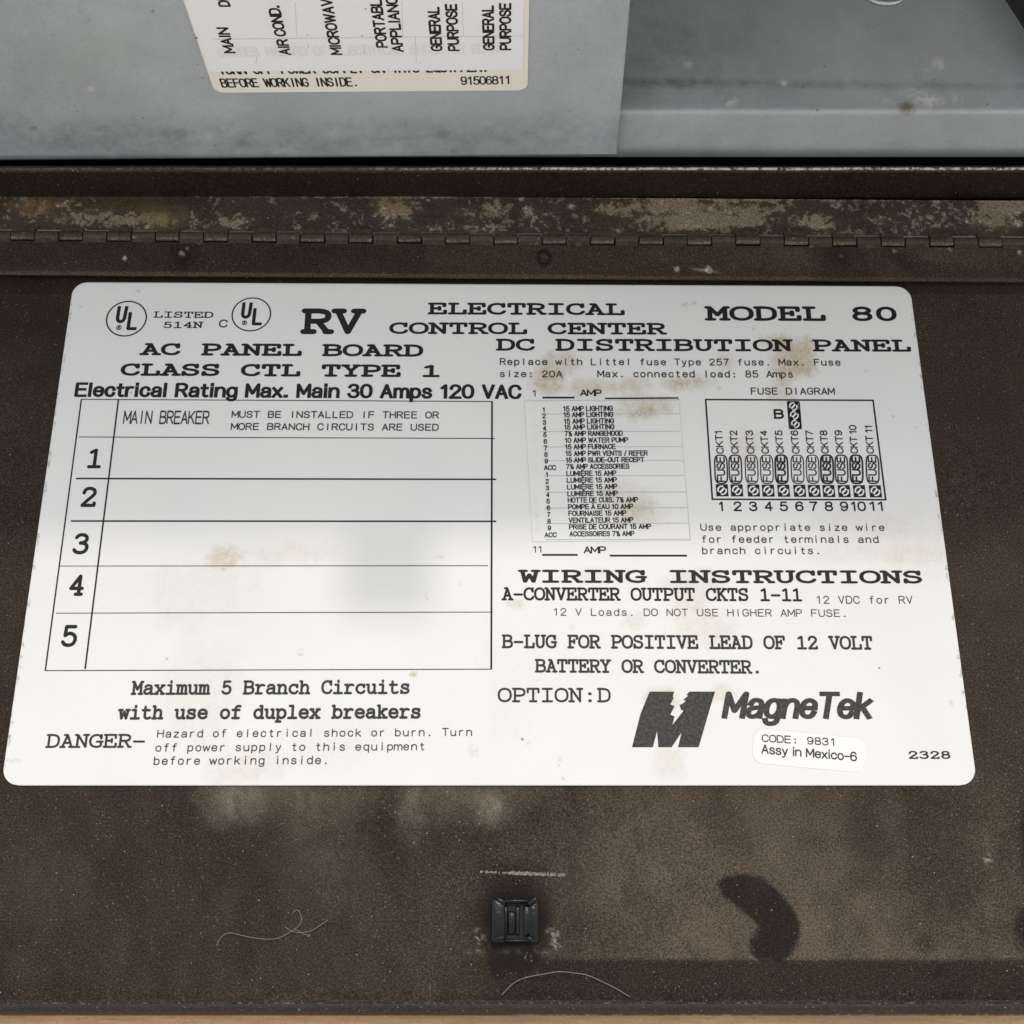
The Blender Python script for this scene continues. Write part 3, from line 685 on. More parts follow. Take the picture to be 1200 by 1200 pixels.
# unseen overhanging rim of the box
bm = bmesh.new()
add_box(bm, -.262, .262, .1985, .2073, .161, .164, .0008)
rim = from_bm('top_rim', bm, M['void'], panel)

# cover plate, its right edge leaning a little as in the photo
cBR, cTR = W(722.5, 181.5, YC), W(738.5, 2, YC)
cBL = W(0, 188, YC)
zb_r, zb_l = cBR.z, cBL.z
slope = (zb_r - zb_l) / (cBR.x - cBL.x)
def cov_row(v):
    z = zb_r + (.135 - zb_r) * v ** 1.0
    xr = cBR.x + (cTR.x - cBR.x) * (z - zb_r) / (cTR.z - zb_r)
    k = (1 - v)
    return Vector((-.25, YC, z - slope * (cBR.x + .25) * k)), Vector((xr, YC, z))
def dust_cov(px, py):
    return .34 * blob(px, py, 440, 130, 330, 60, 0, .9, .5, 3) + .22 * blob(px, py, 110, 60, 120, 60, 0, .9, .4, 8) + .2 * fbm(px / 70, py / 70, 2) * fbm(px / 14, py / 14, 22) * 1.6
def smudge_cov(px, py):
    m = .8 * blob(px, py, 420, 162, 420, 17, 0, .9, .7, 11) * fbm(px / 26, py / 12, 31) * 1.5 + .35 * blob(px, py, 20, 130, 120, 60, 0, .9, .4, 5)
    for (x, y, r) in ((531, 177, 2.2), (40, 150, 2), (668, 130, 1.2), (330, 172, 1.5)): m = m + blob(px, py, x, y, r * 1.6, r, 0, .4, .2, 1) * 1.3
    return m + .35 * (fbm(px / 34, py / 34, 77) - .38) + .5 * (fbm(px / 4, py / 4, 78) - .5)
cov = grid_sheet('cover_plate', cov_row, 560, 200, {'dust': dust_cov, 'smudge': smudge_cov, 'crust_or_glint': lambda a, b: blob(a, b, 106, 104, 4, 3, 0, .6, .6, 1) * .5, 'rust': lambda a, b: 0 * a}, M['cover'], panel)
md = cov.modifiers.new('thickness', 'SOLIDIFY'); md.thickness = .0011; md.offset = -1
if cov.data.polygons[0].normal.y > 0: cov.data.flip_normals()

NW = Vector((0, -1, 0))
def SW(name, pts, r, off, thick, mat, parent):
    c = [W(x, y, YC - off) for x, y in pts]
    return sheet(name, c, r, NW, thick, mat, parent)
bot_z = .5 * (W(300, 106, YC).z + W(560, 103.5, YC).z)
xl_, xr_ = W(247.5, 95, YC).x, W(618.5, 95, YC).x
def wq(x0, x1, z0l, z0r, z1, off):
    return [Vector((x0, YC - off, z0l)), Vector((x1, YC - off, z0r)), Vector((x1, YC - off, z1)), Vector((x0, YC - off, z1))]
zl_, zr_ = W(260, 107.5, YC).z, W(600, 104.5, YC).z
stk = sheet('breaker_sticker', wq(xl_, xr_, zl_, zr_, .092, .0002), .0028, NW, .0001, M['label_yellow'], panel)
ov_l, ov_r = W(250, 82, YC).z, W(612, 80, YC).z
ovs = sheet('white_overlay_sticker', wq(xl_ + .0004, xr_ - .0012, ov_l, ov_r, .0905, .00036), .0006, NW, .0001, M['overlay'], panel)
def TW(s, xl, yl, xr, yr, h, w, parent, off=.00032, vert=False, font=SANS, **k):
    p0, p1 = W(xl, yl, YC - off), W(xr, yr, YC - off)
    if vert: cap = abs((W(xl + h, yl, YC - off) - p0).x)
    else: cap = abs((W(xl, yl - h, YC - off) - p0).z)
    return text(s, p0, p1, cap, font, w, parent, nrm=NW, lift=2e-5, **k)
TW('BEFORE WORKING INSIDE.', 261, 102, 418, 100.5, 9.3, 1.15, stk, pitch=7.6)
TW('91506811', 541, 99, 597, 98, 8.8, 1.1, stk, pitch=7)
TW('TURN OFF POWER SUPPLY ON THIS EQUIPMENT', 258, 86.6, 572, 83.5, 10.5, 1.3, stk, pitch=7.6)
def up_text(s, x, y, ytop, cap=11.3, s_full=None):
    """letters reading upward on the upright plate"""
    p0 = W(x, y, YC - .0005)
    zt = W(x, ytop, YC - .0005).z
    p1 = Vector((p0.x, p0.y, zt))
    capm = abs((W(x + cap, y, YC - .0005) - p0).x)
    text(s, p0, p1, capm, SANS, 1.75, ovs, nrm=NW, mono=False, gap=1.9, space=3.2, caps='square', lift=2e-5)
up_text('MAIN', 275, 61.5, 33); up_text('DISCONNECT', 269, 7, -62)
up_text('AIR COND.', 340, 63.5, 7)
up_text('MICROWAVE', 400, 63.5, -9)
up_text('PORTABLE', 453.5, 55, -8); up_text('APPLIANCES', 472, 60, -22)
up_text('GENERAL', 517.5, 59, 9); up_text('PURPOSE', 537.5, 59, 5.5)
up_text('GENERAL', 578.5, 58, 7.3); up_text('PURPOSE', 598, 58, 4.5)
# print of the old sticker showing faintly through, and guide marks
TW('CAUSES HAZARD OF ELECTRICAL SHOCK OR BURN.', 258, 66, 590, 62, 10, 1.3, ovs, off=.00047, mat='ink_ghost2', pitch=7.6)
polys = []
for (x0, y0, x1, y1, w) in ((250, 44, 612, 40, .8), (300, 73, 302, 62, .6), (361, 40, 360, 38, 2), (362, 55, 361, 50, 1), (425, 41, 424, 39, 2), (427, 62, 426, 50, .8), (488, 72, 487, 42, .6), (348, 41, 346, 0, .5), (472, 41, 471, 0, .5), (543, 41, 542, 0, .5)):
    a, b = W(x0, y0, YC), W(x1, y1, YC); ribbon([(a.x, a.z), (b.x, b.z)], w * .00018, 'butt', polys)
polys_to_obj('guide_lines', polys, Vector((0, YC - .00046, 0)), Vector((1, 0, 0)), Vector((0, 0, 1)), NW, M['ink_ghost'], ovs, 3e-5)
polys = []
a, b = W(229, 43, YC), W(234, 43, YC); ribbon([(a.x, a.z), (b.x, b.z)], .0004, 'butt', polys)
polys_to_obj('tick_mark', polys, Vector((0, YC - .0003, 0)), Vector((1, 0, 0)), Vector((0, 0, 1)), NW, M['ink'], stk, 4e-5)

# screw on the tray floor, at the top edge of the picture
sc_p = P(1035, -18, ztop)
bm = bmesh.new()
prof_s = [(.0002, .0022), (.0030, .0021), (.0040, .0017), (.0044, .0010), (.0054, .0009), (.0058, .0005), (.0058, .0001)]
rings = []
for (r, z) in prof_s:
    rings.append([bm.verts.new((r * math.cos(a * math.tau / 40), r * math.sin(a * math.tau / 40), z)) for a in range(40)])
for i in range(len(rings) - 1):
    for a in range(40): bm.faces.new((rings[i][a], rings[i + 1][a], rings[i + 1][(a + 1) % 40], rings[i][(a + 1) % 40]))
bm.faces.new(rings[0][::-1])
for v in bm.verts: v.co = v.co * 1.25 + sc_p
bmesh.ops.recalc_face_normals(bm, faces=bm.faces)
screw = from_bm('screw', bm, M['screw'], panel, smooth=40)
bm = bmesh.new(); add_box(bm, sc_p.x - .0032, sc_p.x + .0032, sc_p.y - .0004, sc_p.y + .0004, sc_p.z + .0019, sc_p.z + .00235, .0001)
from_bm('slot', bm, M['dull'], screw)

# black tube inside the box, top right corner
def tube(name, pts, r, mat, parent=None, res=8, sub=6):
    cu = bpy.data.curves.new(name, 'CURVE'); cu.dimensions = '3D'; cu.bevel_depth = r; cu.bevel_resolution = 3; cu.resolution_u = sub
    sp = cu.splines.new('NURBS'); sp.points.add(len(pts) - 1)
    for i, p in enumerate(pts): sp.points[i].co = (*p, 1)
    sp.use_endpoint_u = True; sp.order_u = 3
    o = bpy.data.objects.new(name, cu); COL.objects.link(o)
    dg = bpy.context.evaluated_depsgraph_get()
    me = bpy.data.meshes.new_from_object(o.evaluated_get(dg)); bpy.data.objects.remove(o)
    for p in me.polygons: p.use_smooth = True
    return link(name, me, mat, parent)
zc = ztop + .0075
cab = tube('dark_tube', [P(1138, -110, zc), P(1171, -50, zc), P(1204, -2, zc), P(1238, 52, zc), P(1270, 100, zc - .003), P(1330, 150, zc - .006)], .0042, M['dull'])
tag(cab, 'thick black tube inside the grey box at the top right corner', 'dark_tube')

# ------------------------------------------------------------------ hinge
ZK = .0010
yA = P(600, 231, .0012).y; yK0 = P(600, 271.5, .0012).y; yK1 = P(600, 286, .0012).y; yB = P(600, 325, .0024).y
PITCH = (P(728.33, 281, .0015).x - P(700, 281, .0015).x)
def edge_tilt(): return -.0016 / .27
TL = -.0075                                    # lines of the hinge run slightly askew to the picture
def leaf_row(ya, yb, za, zb):
    def f(v):
        y = ya + (yb - ya) * v; z = za + (zb - za) * v
        return Vector((-.20, y - TL * 0 + .20 * .0082, z)), Vector((.20, y - .20 * .0082, z))
    return f
# frame-side leaf, thick with dirt
def lf_dust(px, py):
    m = .30 + .38 * fbm(px / 70, py / 25, 41)
    for (x, y, rx, ry, s) in ((850, 248, 80, 14, .52), (730, 246, 35, 10, .42), (790, 240, 26, 8, .45), (1165, 255, 26, 16, .55), (1185, 243, 30, 9, .6), (950, 258, 12, 8, .5), (968, 262, 14, 9, .55), (580, 245, 16, 8, .45), (463, 246, 22, 12, .55), (540, 268, 60, 6, .3),
                              (619, 250, 10, 8, .4), (120, 256, 60, 10, .5), (275, 260, 22, 8, .4), (190, 260, 30, 8, .35), (1020, 258, 26, 8, .3), (1085, 262, 22, 6, .35), (350, 250, 24, 8, .3), (820, 262, 60, 8, .5)):
        m = m + s * blob(px, py, x, y, rx, ry, 0, .6, .5, int(x + y))
    m = m + .6 * blob(px, py, 600, 229, 800, 3.5, .45, .8, .8, 4)
    return m * .62
def lf_rust(px, py):
    m = 0 * px
    for (x, y, rx, ry, s) in ((40, 240, 22, 10, 1), (190, 256, 26, 12, .8), (458, 236, 16, 11, .9), (800, 250, 90, 16, .3), (545, 250, 20, 8, .3), (720, 281, 18, 4, .5), (1165, 258, 22, 14, .4), (110, 252, 70, 14, .35)):
        m = m + s * blob(px, py, x, y, rx, ry, 0, .7, .5, int(x))
    return m
def lf_crust(px, py):
    m = np.clip((fbm(px / 5, py / 5, 90, 5) - .60) / .05, 0, 1) * .65 * np.clip((fbm(px / 40, py / 30, 4) - .40) / .1, 0, 1)
    for (x, y, r) in ((670, 242, 4), (273, 279, 5), (368, 253, 4), (348, 266, 4), (172, 266, 3), (1192, 262, 5), (1140, 249, 3), (618, 246, 5), (1097, 236, 4), (812, 243, 3)):
        m = np.maximum(m, blob(px, py, x, y, r, r * .8, 0, .4, .6, int(x)))
    return m
def leaf_dz(X, Y, px, py): return (fbm(X * 45, Y * 80, 6) - .5) * .0003 + (fbm(X * 600, Y * 600, 16) - .5) * .00008
flf = grid_sheet('hinge_leaf', leaf_row(yA - .0002, .5 * (yK0 + yK1) + .0015, .0014, .0012), 900, 36, {'dust': lf_dust, 'rust': lf_rust, 'crust_or_glint': lf_crust}, M['leaf'], panel, dispz=leaf_dz)

# door, its leaf and the knuckles of both sides
door = empty('panel_door', (0, .1, 0))
tag(door, 'dark brown metal panel door folded down flat, carrying the large white rating label', 'panel door')
def knuckle_mesh(side):
    bm = bmesh.new()
    w = PITCH - .00034; r = .0014
    yc = 0.0
    # curl
    n = 14; pr = []
    for k in range(n + 1):
        a = R(-30) + (R(240)) * k / n
        pr.append((yc - r * math.cos(a) * side, r * math.sin(a)))
    # tongue joining the leaf
    tip = ((.0024 if side > 0 else -.0025), .0008)
    pr = pr[:-3] + [(side * r * .8, .0008), tip]
    pr = [(y, z) for y, z in pr]
    a_ = [bm.verts.new((-w / 2, y, z)) for y, z in pr]; b_ = [bm.verts.new((w / 2, y, z)) for y, z in pr]
    a2 = [bm.verts.new((-w / 2, y, -r * .9)) for y, z in (pr[0], pr[-1])]; b2 = [bm.verts.new((w / 2, y, -r * .9)) for y, z in (pr[0], pr[-1])]
    for i in range(len(pr) - 1): bm.faces.new((a_[i], a_[i + 1], b_[i + 1], b_[i]))
    bm.faces.new(a_ + [a2[1], a2[0]]); bm.faces.new((b_ + [b2[1], b2[0]])[::-1])
    bm.faces.new((a_[0], b_[0], b2[0], a2[0])); bm.faces.new((a_[-1], a2[1], b2[1], b_[-1]))
    bmesh.ops.recalc_face_normals(bm, faces=bm.faces)
    me = bpy.data.meshes.new('knuckle'); bm.to_mesh(me); bm.free()
    for p in me.polygons: p.use_smooth = True
    me.set_sharp_from_angle(angle=R(40))
    for an in ('dust', 'rust', 'crust_or_glint'):
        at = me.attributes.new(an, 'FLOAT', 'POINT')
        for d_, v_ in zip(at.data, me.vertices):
            low = v_.co.y < -.0009 and side > 0  # lower edge of frame-side knuckles gets a painted highlight
            d_.value = {'dust': .38, 'rust': .12, 'crust_or_glint': .28 if low and v_.co.z > -.0004 else 0}[an]
    me.materials.append(M['leaf'])
    return me
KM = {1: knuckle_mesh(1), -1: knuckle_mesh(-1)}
yKc = .5 * (yK0 + yK1) - .0002
x_first = P(409 + 14, 278, .0015).x            # a frame-side knuckle starts here
rngk = np.random.default_rng(5)
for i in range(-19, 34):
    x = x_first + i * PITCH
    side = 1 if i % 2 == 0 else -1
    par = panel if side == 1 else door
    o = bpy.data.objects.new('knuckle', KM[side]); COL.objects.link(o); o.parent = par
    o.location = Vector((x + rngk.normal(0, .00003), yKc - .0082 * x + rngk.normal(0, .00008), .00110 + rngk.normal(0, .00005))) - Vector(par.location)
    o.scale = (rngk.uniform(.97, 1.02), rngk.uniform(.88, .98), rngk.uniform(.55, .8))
bm = bmesh.new()
add_box(bm, -.20, .20, -.0005, .0005, .0003, .0013)
for v in bm.verts: v.co.y += yKc - .0082 * v.co.x
pin = from_bm('hinge_pin', bm, M['void'], panel)

def dl_dust_glint(px, py): return .16 + .2 * fbm(px / 60, py / 30, 21) + .3 * blob(px, py, 1020, 300, 200, 14, 0, .8, .4, 2) + .12 * (px > 500) + .5 * blob(px, py, 400, 322, 900, 1.6, .4, .5, .8, 7)  # last term paints a highlight along the leaf's free edge
def dl_dark(px, py):  # darker smudges on the leaf, and darker at both weld marks
    m = .8 * blob(px, py, 985, 303, 34, 20, 30, .8, .5, 5) + .7 * blob(px, py, 214, 300, 13, 16, 0, .8, .4, 5) + .6 * blob(px, py, 1060, 305, 30, 10, 20, .8, .5, 9)
    m = m + .8 * (np.abs(np.hypot((px - 637.5) / 8, (py - 303) / 11) - .8) < .28)
    return m
def dl_crust(px, py):
    m = 0 * px
    for (x, y, r) in ((213, 297, 2.6), (220, 291, 1.6), (146, 303, 2), (1113, 292, 1.6), (1048, 294, 1.5), (986, 300, 1.6), (830, 316, 3), (1195, 296, 2), (793, 315, 2.5)):
        m = np.maximum(m, blob(px, py, x, y, r, r * 1.2, 0, .5, .6, int(x)))
    return m + .35 * blob(px, py, 826, 317, 14, 2, 8, .5, .6, 3)
def dl_dz(X, Y, px, py):
    rr = np.hypot(X - P(637, 303, .0024).x, (Y - P(637, 303, .0024).y) * .8)
    r2 = np.hypot(X - P(214, 300, .0024).x, Y - P(214, 300, .0024).y)
    return .00035 * np.exp(-((rr - .0015) / .0005) ** 2) - .0004 * np.exp(-(r2 / .002) ** 2) + .0001 * (fbm(X * 50, Y * 90, 3) - .5)
dlf = grid_sheet('hinge_leaf', leaf_row(.5 * (yK0 + yK1) - .0020, yB, .0013, .0024), 900, 46, {'dust': dl_dust_glint, 'film': lambda a, b: 0 * a, 'crust_or_glint': dl_crust, 'wet_or_shade': dl_dark}, M['door'], door, thick=.0009, dispz=dl_dz)

# door skin
KID = [(120, 410), (150, 380), (220, 372), (280, 385), (320, 420), (360, 460), (390, 500), (410, 540), (415, 575), (400, 625), (378, 662), (345, 680), (270, 677), (240, 650), (235, 600), (262, 575), (268, 553), (230, 520), (190, 480), (140, 450)]
def dust(px, py):
    low = py > 905
    base = .07 + .14 * fbm(px / 70, py / 70, 1)
    right = np.clip((px - 560) / 260, 0, 1) * np.clip(1.25 - np.abs(px - 900) / 420, .35, 1)
    g = base + low * (.10 * np.clip((px - 0) / 500, .4, 1) + right * (.16 + .40 * np.clip((py - 930) / 150, 0, 1)))
    g = g * (.45 + 1.05 * fbm(px / 24, py / 34, 7))
    g = g + .10 * low * np.clip(fbm(px / 16, py / 60, 61) - .5, 0, 1) * 2
    g = g + (~low) * (.10 * (px > 1060) + .03)
    line = np.clip((1127 - py) / 5, 0, 1) + np.clip((600 - px) / 90, 0, 1)
    g = g * (.12 + .88 * np.clip(line, 0, 1))
    # kidney-shaped mark and others where dust is missing
    pts = KID
    k = poly_mask(px, py, [(800 + a / 3, 900 + b / 3) for a, b in pts], 5, 5) * (.9 + .2 * fbm(px / 12, py / 12, 3))
    for (x, y, rx, ry, s) in ((1085, 1106, 13, 12, .6), (1097, 1138, 14, 9, 1), (1202, 980, 8, 40, 1), (1200, 1090, 14, 24, 1), (1065, 960, 60, 60, .6), (1100, 1040, 46, 60, .55), (1010, 1035, 20, 16, .35), (605, 1037, 42, 26, .95), (603, 1085, 48, 50, .8), (690, 1095, 20, 30, .2), (460, 965, 30, 60, .5), (300, 1000, 70, 50, .4)):
        k = np.maximum(k, s * blob(px, py, x, y, rx, ry, 0, .45, .35, int(x)))
    return g * (1 - .92 * np.clip(k, 0, 1))
def film(px, py):
    m = 0 * px
    for (x, y, rx, ry, s) in ((270, 935, 26, 22, .55), (350, 930, 60, 26, .30), (482, 940, 12, 34, .33), (545, 930, 60, 22, .30), (577, 948, 14, 16, .5), (375, 1010, 40, 40, .15), (760, 960, 50, 60, .12), (1045, 960, 12, 40, .12), (915, 950, 40, 60, .14), (700, 1030, 50, 40, .1), (35, 1030, 40, 40, .08)):
        m = m + s * blob(px, py, x, y, rx, ry, 0, .9, .5, int(x))
    return m * .8 * (.35 + 1.3 * fbm(px / 9, py / 13, 51)) * (py > 915)
def crust_or_glint(px, py):
    m = 0 * px
    for (x, y, rx, ry) in ((563, 1100, 7, 11), (648, 1093, 6, 5), (650, 1106, 5, 6), (600, 1115, 34, 4), (628, 1114, 6, 4), (1158, 1006, 4, 5)):
        m = np.maximum(m, (.42 if x != 600 else .22) * blob(px, py, x, y, rx, ry, 0, .5, .8, int(x)) * (fbm(px / 3, py / 3, 3) > .5))
    return m
def wet_or_shade(px, py):
    m = .9 * blob(px, py, 583, 1128, 10, 20, 0, .2, .2, 3)
    m = np.maximum(m, .9 * blob(px, py, 612, 1126, 15, 17, 0, .2, .2, 3))
    m = np.maximum(m, .9 * blob(px, py, 603, 1080, 40, 44, 0, .22, .2, 5))
    m = np.maximum(m, .95 * poly_mask(px, py, [(566, 1108), (640, 1108), (630, 1130), (612, 1146), (600, 1138), (590, 1136), (583, 1147), (574, 1136)], 6, 4))
    m = np.maximum(m, .4 * (py < 345))  # shade beside the hinge leaf, painted into the skin
    m = np.maximum(m, .55 * poly_mask(px, py, [(800 + a / 3, 900 + b / 3) for a, b in KID], 5, 5))
    return m
yT = P(600, 300).y
def door_row(v):
    y = yT + (Y_HEM - yT) * v
    return Vector((-.2, y, 0)), Vector((.2, y, 0))
def door_dz(X, Y, px, py): return (fbm(X * 18, Y * 18, 2) - .5) * .0004 * np.clip((Y - Y_HEM) / .01, 0, 1) - .0003 * np.exp(-((Y - Y_HEM) / .0016) ** 2)
dp = grid_sheet('door_skin', door_row, 720, 420, {'dust': dust, 'film': film, 'crust_or_glint': crust_or_glint, 'wet_or_shade': wet_or_shade}, M['door'], door, dispz=door_dz)
for p in dp.data.polygons: p.use_smooth = True
prof = [(Y_HEM + .0001, -.0003)]
for k in range(0, 4): prof.append((Y_HEM - .0002 - .0006 * k / 3, -.0002 + .0004 * math.sin(k / 3 * math.pi / 2)))
for k in range(1, 9):
    a = k / 8 * math.pi / 2
    prof.append((Y_HEM - .0010 - .0019 * math.sin(a), .0002 - .0019 * (1 - math.cos(a))))
prof += [(prof[-1][0], -.0035), (prof[-1][0] + .0004, -.0040), (prof[-1][0] + .0004, -.0060)]
hem = profile_strip('door_hem', prof, -.2, .2, M['frame'], door, nx=900, jitter=.00022, seed=8, smooth=60, attr=lambda x, j: .35 * max(0, vn1(x * 2100, 5) - .5) * 2 * (j == 2) + (.75 if x > .0 else .08) * max(0, vn1(x * 1900, 6) - .3) * 1.4 * (j == 10))  # pale specks are painted glints along the hem's edges

# ------------------------------------------------------------------ the rating label
a0, a1, b1, b0 = P(86.2, 330.6, ZL), P(1066.2, 335.5, ZL), P(1145.2, 920.2, ZL), P(1.4, 920.2, ZL)
RC = .0038
def lab_row(v):
    t = v
    L = a0.lerp(b0, t); Rr = a1.lerp(b1, t)
    H = (a0 - b0).length; d = min(t, 1 - t) * H
    if d < RC:
        ins = RC - math.sqrt(max(RC * RC - (RC - d) ** 2, 0))
        u = (Rr - L).normalized(); L = L + u * ins; Rr = Rr - u * ins
    return L, Rr
# rows crowd together at the rounded ends
vmap = np.concatenate([np.linspace(0, .028, 14)[:-1], np.linspace(.028, .972, 200), np.linspace(.972, 1, 14)[1:]])
def lab_row2(v): return lab_row(float(vmap[int(round(v * (len(vmap) - 1)))]))
def stain(px, py):
    m = 0 * px
    for (x, y, rx, ry, a, s) in ((655, 428, 24, 16, -10, .32), (640, 448, 20, 14, 0, .42), (690, 455, 24, 10, 0, .35), (740, 452, 20, 9, 0, .30), (795, 450, 22, 8, 0, .32), (750, 480, 26, 14, 0, .45), (775, 476, 20, 10, 0, .4), (930, 420, 24, 24, 20, .55), (905, 400, 14, 8, 0, .3), (850, 425, 10, 10, 0, .2),
                            (915, 460, 14, 14, 0, .25), (828, 447, 12, 8, 0, .16), (876, 525, 18, 22, 0, .16), (735, 585, 26, 20, 0, .32), (748, 602, 30, 16, 0, .36), (712, 575, 10, 14, 0, .22), (262, 652, 18, 12, 0, .36), (230, 690, 60, 40, 0, .10), (330, 650, 50, 14, 0, .14),
                            (810, 690, 30, 20, 0, .20), (820, 730, 36, 26, 20, .17), (745, 728, 14, 10, 0, .15), (700, 675, 30, 10, 0, .12), (775, 820, 18, 14, 0, .32), (785, 895, 16, 20, 0, .16), (846, 812, 14, 10, 0, .25), (1080, 640, 50, 40, 0, .10), (1000, 620, 50, 20, 0, .08),
                            (230, 820, 50, 60, 0, .10), (290, 900, 40, 20, 0, .16), (380, 870, 60, 30, 0, .06), (605, 708, 10, 6, 0, .22), (605, 820, 40, 60, 0, .05), (484, 790, 4, 3, 0, .5), (1030, 650, 90, 10, 0, .10)):
        b_ = blob(px, py, x, y, rx, ry, a, .35, .55, int(x + y))
        m = m + s * b_ * (.45 + 1.1 * fbm(px / 7, py / 7, 5))
    m = m * 1.7 + .035 + .06 * (fbm(px / 60, py / 60, 9) - .3)
    return m
def grime(px, py):
    m = 0 * px
    for (x, y, rx, ry, s) in ((658, 441, 1.6, 4, .8), (803, 357, 4, 2.5, .45), (812, 355, 4, 2, .4), (795, 449, 9, 4, .30), (749, 484, 12, 4, .35), (760, 478, 4, 3, .25), (162, 341, 3.5, .9, .7), (194, 366, 1, 3, .5), (498, 465, 1.4, 1.4, .8), (515, 652, 5, 1, .5), (352, 765, 3, 3, .4), (262, 668, 2, 1.4, .7), (290, 646, 1.4, 1, .7),
                         (540, 683, 1.4, 1.4, .6), (500, 700, 2, 3, .35), (195, 773, 1.7, 1.7, .8), (612, 866, 1.5, 1.5, .9), (620, 872, 2, 2, .5), (555, 880, 6, 7, .18), (1115, 824, 2.2, 1.6, .6), (390, 781, 2, 1, .6), (12, 892, 10, .8, .45), (751, 596, 5, 3, .25), (733, 600, 1.5, 2, .4), (814, 446, 8, 6, .3), (842, 455, 3, 2, .5), (93, 360, 2, 1, .5),
                         (670, 735, 3, 3, .2), (655, 890, 3, 5, .2), (660, 912, 2, 3, .35), (1014, 434, 2, 1.4, .5), (883, 384, 1.2, 1.2, .6), (740, 606, 1, 1, .6)):
        m = np.maximum(m, s * blob(px, py, x, y, rx, ry, 0, .6, .7, int(x)))
    # small scuffs along the border
    e = np.minimum(np.abs(px - (84.7 - .1436 * (py - 341.2))), np.abs(px - (1067.5 + .1348 * (py - 345))))
    m = np.maximum(m, .55 * (e < 3.5) * (fbm(px / 4, py / 7, 44) > .62))
    return m
lab = grid_sheet('rating_label', lab_row2, 820, len(vmap), {'stain': stain, 'grime': grime}, M['label'], door, thick=.0006)

C = dict(stretch=1.75)
T('LISTED', 180, 371.8, 249.5, 372.2, 6.2, SLAB, 1.25, lab, stretch=1.6)
T('514N', 191, 384, 237, 384, 6.4, SLAB, 1.25, lab, stretch=1.6)
T('C', 257.3, 383.2, 265.5, 383.2, 8, SANS, 1.4, lab)
T('AC PANEL BOARD', 165.5, 415, 495, 416.8, 11.6, SLAB, 1.7, lab, stretch=1.6)
T('CLASS CTL TYPE 1', 142, 439, 515.7, 440.8, 11.8, SLAB, 1.7, lab, stretch=1.6)
T('Electrical Rating Max. Main 30 Amps 120 VAC', 89, 463.8, 609, 466.4, 14.2, SANS, 1.62, lab, mono=False, gap=2.3, space=4.6, caps='square', stretch=1.25)
T('RV', 354, 388.7, 424.5, 389, 24.3, SLAB, 1.75, lab, pitch=8.6, stretch=1.1)
T('ELECTRICAL', 502.5, 367.3, 731.4, 368.3, 11.4, SLAB, 1.6, lab, stretch=1.6)
T('CONTROL CENTER', 457, 390.2, 779.8, 391, 11.2, SLAB, 1.6, lab, stretch=1.6)
T('MODEL 80', 828.5, 374.3, 1052, 375, 14, SLAB, 1.6, lab, stretch=1.6)
T('DC DISTRIBUTION PANEL', 582.4, 409.8, 1067, 411, 11.6, SLAB, 1.6, lab, stretch=1.6)
TH = dict(mat='ink_thin', pitch=8.4)
T('Replace with Littel fuse Type 257 fuse. Max. Fuse', 586.3, 427.4, 984.5, 428.2, 7, SANS, 1.35, lab, **TH)
T('size: 20A', 586.3, 441.6, 658.4, 441.8, 7, SANS, 1.35, lab, **TH)
T('Max. connected load: 85 Amps', 700.7, 441.8, 928.7, 442.2, 7.3, SANS, 1.35, lab, **TH)
T('FUSE DIAGRAM', 880.7, 462, 978, 462.2, 7.2, SANS, 1.35, lab, **TH)
T('MAIN BREAKER', 144.6, 496, 244, 496.4, 14, SANS, 1.15, lab, pitch=7.6, mat='ink_thin', stretch=.62)
T('MUST BE INSTALLED IF THREE OR', 271.8, 489.2, 513.6, 490, 7.1, SANS, 1.4, lab, pitch=8.2, mat='ink_thin')
T('MORE BRANCH CIRCUITS ARE USED', 270.9, 503.4, 513.2, 504.4, 7.1, SANS, 1.4, lab, pitch=8.2, mat='ink_thin')
for (s, x0, x1, y, h) in (('1', 101.8, 118.4, 547, 19.5), ('2', 93.9, 112.3, 592.3, 20), ('3', 84.3, 103.3, 647.7, 21), ('4', 80, 97.6, 696.4, 21.2), ('5', 70.6, 89.8, 756.2, 21.8)):
    T(s, x0, y, x1, y, h, SLAB, 1.25, lab)
T('Maximum 5 Branch Circuits', 154.5, 813.2, 480.5, 812, 14, SLAB, 1.35, lab, mat='ink_thin')
T('with use of duplex breakers', 138.8, 842, 493.3, 840.8, 14, SLAB, 1.45, lab, mat='ink_thin')
T('DANGER-', 53.8, 875.4, 170, 875.2, 14, SLAB, 1.3, lab, stretch=1.1, mat='ink_thin')
T('Hazard of electrical shock or burn. Turn', 184.5, 864, 552.5, 862, 8.4, SANS, 1.15, lab, **TH)
T('off power supply to this equipment', 182.5, 880.4, 496.5, 878.8, 8.6, SANS, 1.15, lab, **TH)
T('before working inside.', 180.5, 896, 382.7, 895, 8.8, SANS, 1.15, lab, **TH)
T('Use appropriate size wire', 821.5, 621.6, 1036, 621.8, 7.4, SANS, 1.25, lab, **TH)
T('for feeder terminals and', 823.5, 635.7, 1029.2, 635.9, 7.6, SANS, 1.25, lab, **TH)
T('branch circuits.', 823.5, 649, 959.6, 649, 7.6, SANS, 1.25, lab, **TH)
T('WIRING INSTRUCTIONS', 609.2, 681.6, 1081.3, 682.6, 12.6, SLAB, 1.6, lab, stretch=1.7)
T('A-CONVERTER OUTPUT CKTS 1-11', 588.9, 702.4, 940.3, 703.6, 13, SLAB, 1.3, lab, mat='ink')
T('12 VDC for RV', 958, 707, 1069.3, 707.2, 8.2, SANS, 1.05, lab, **TH)
T('12 V Loads. DO NOT USE HIGHER AMP FUSE.', 649.5, 721, 990.7, 722.6, 7.8, SANS, 1.05, lab, **TH)
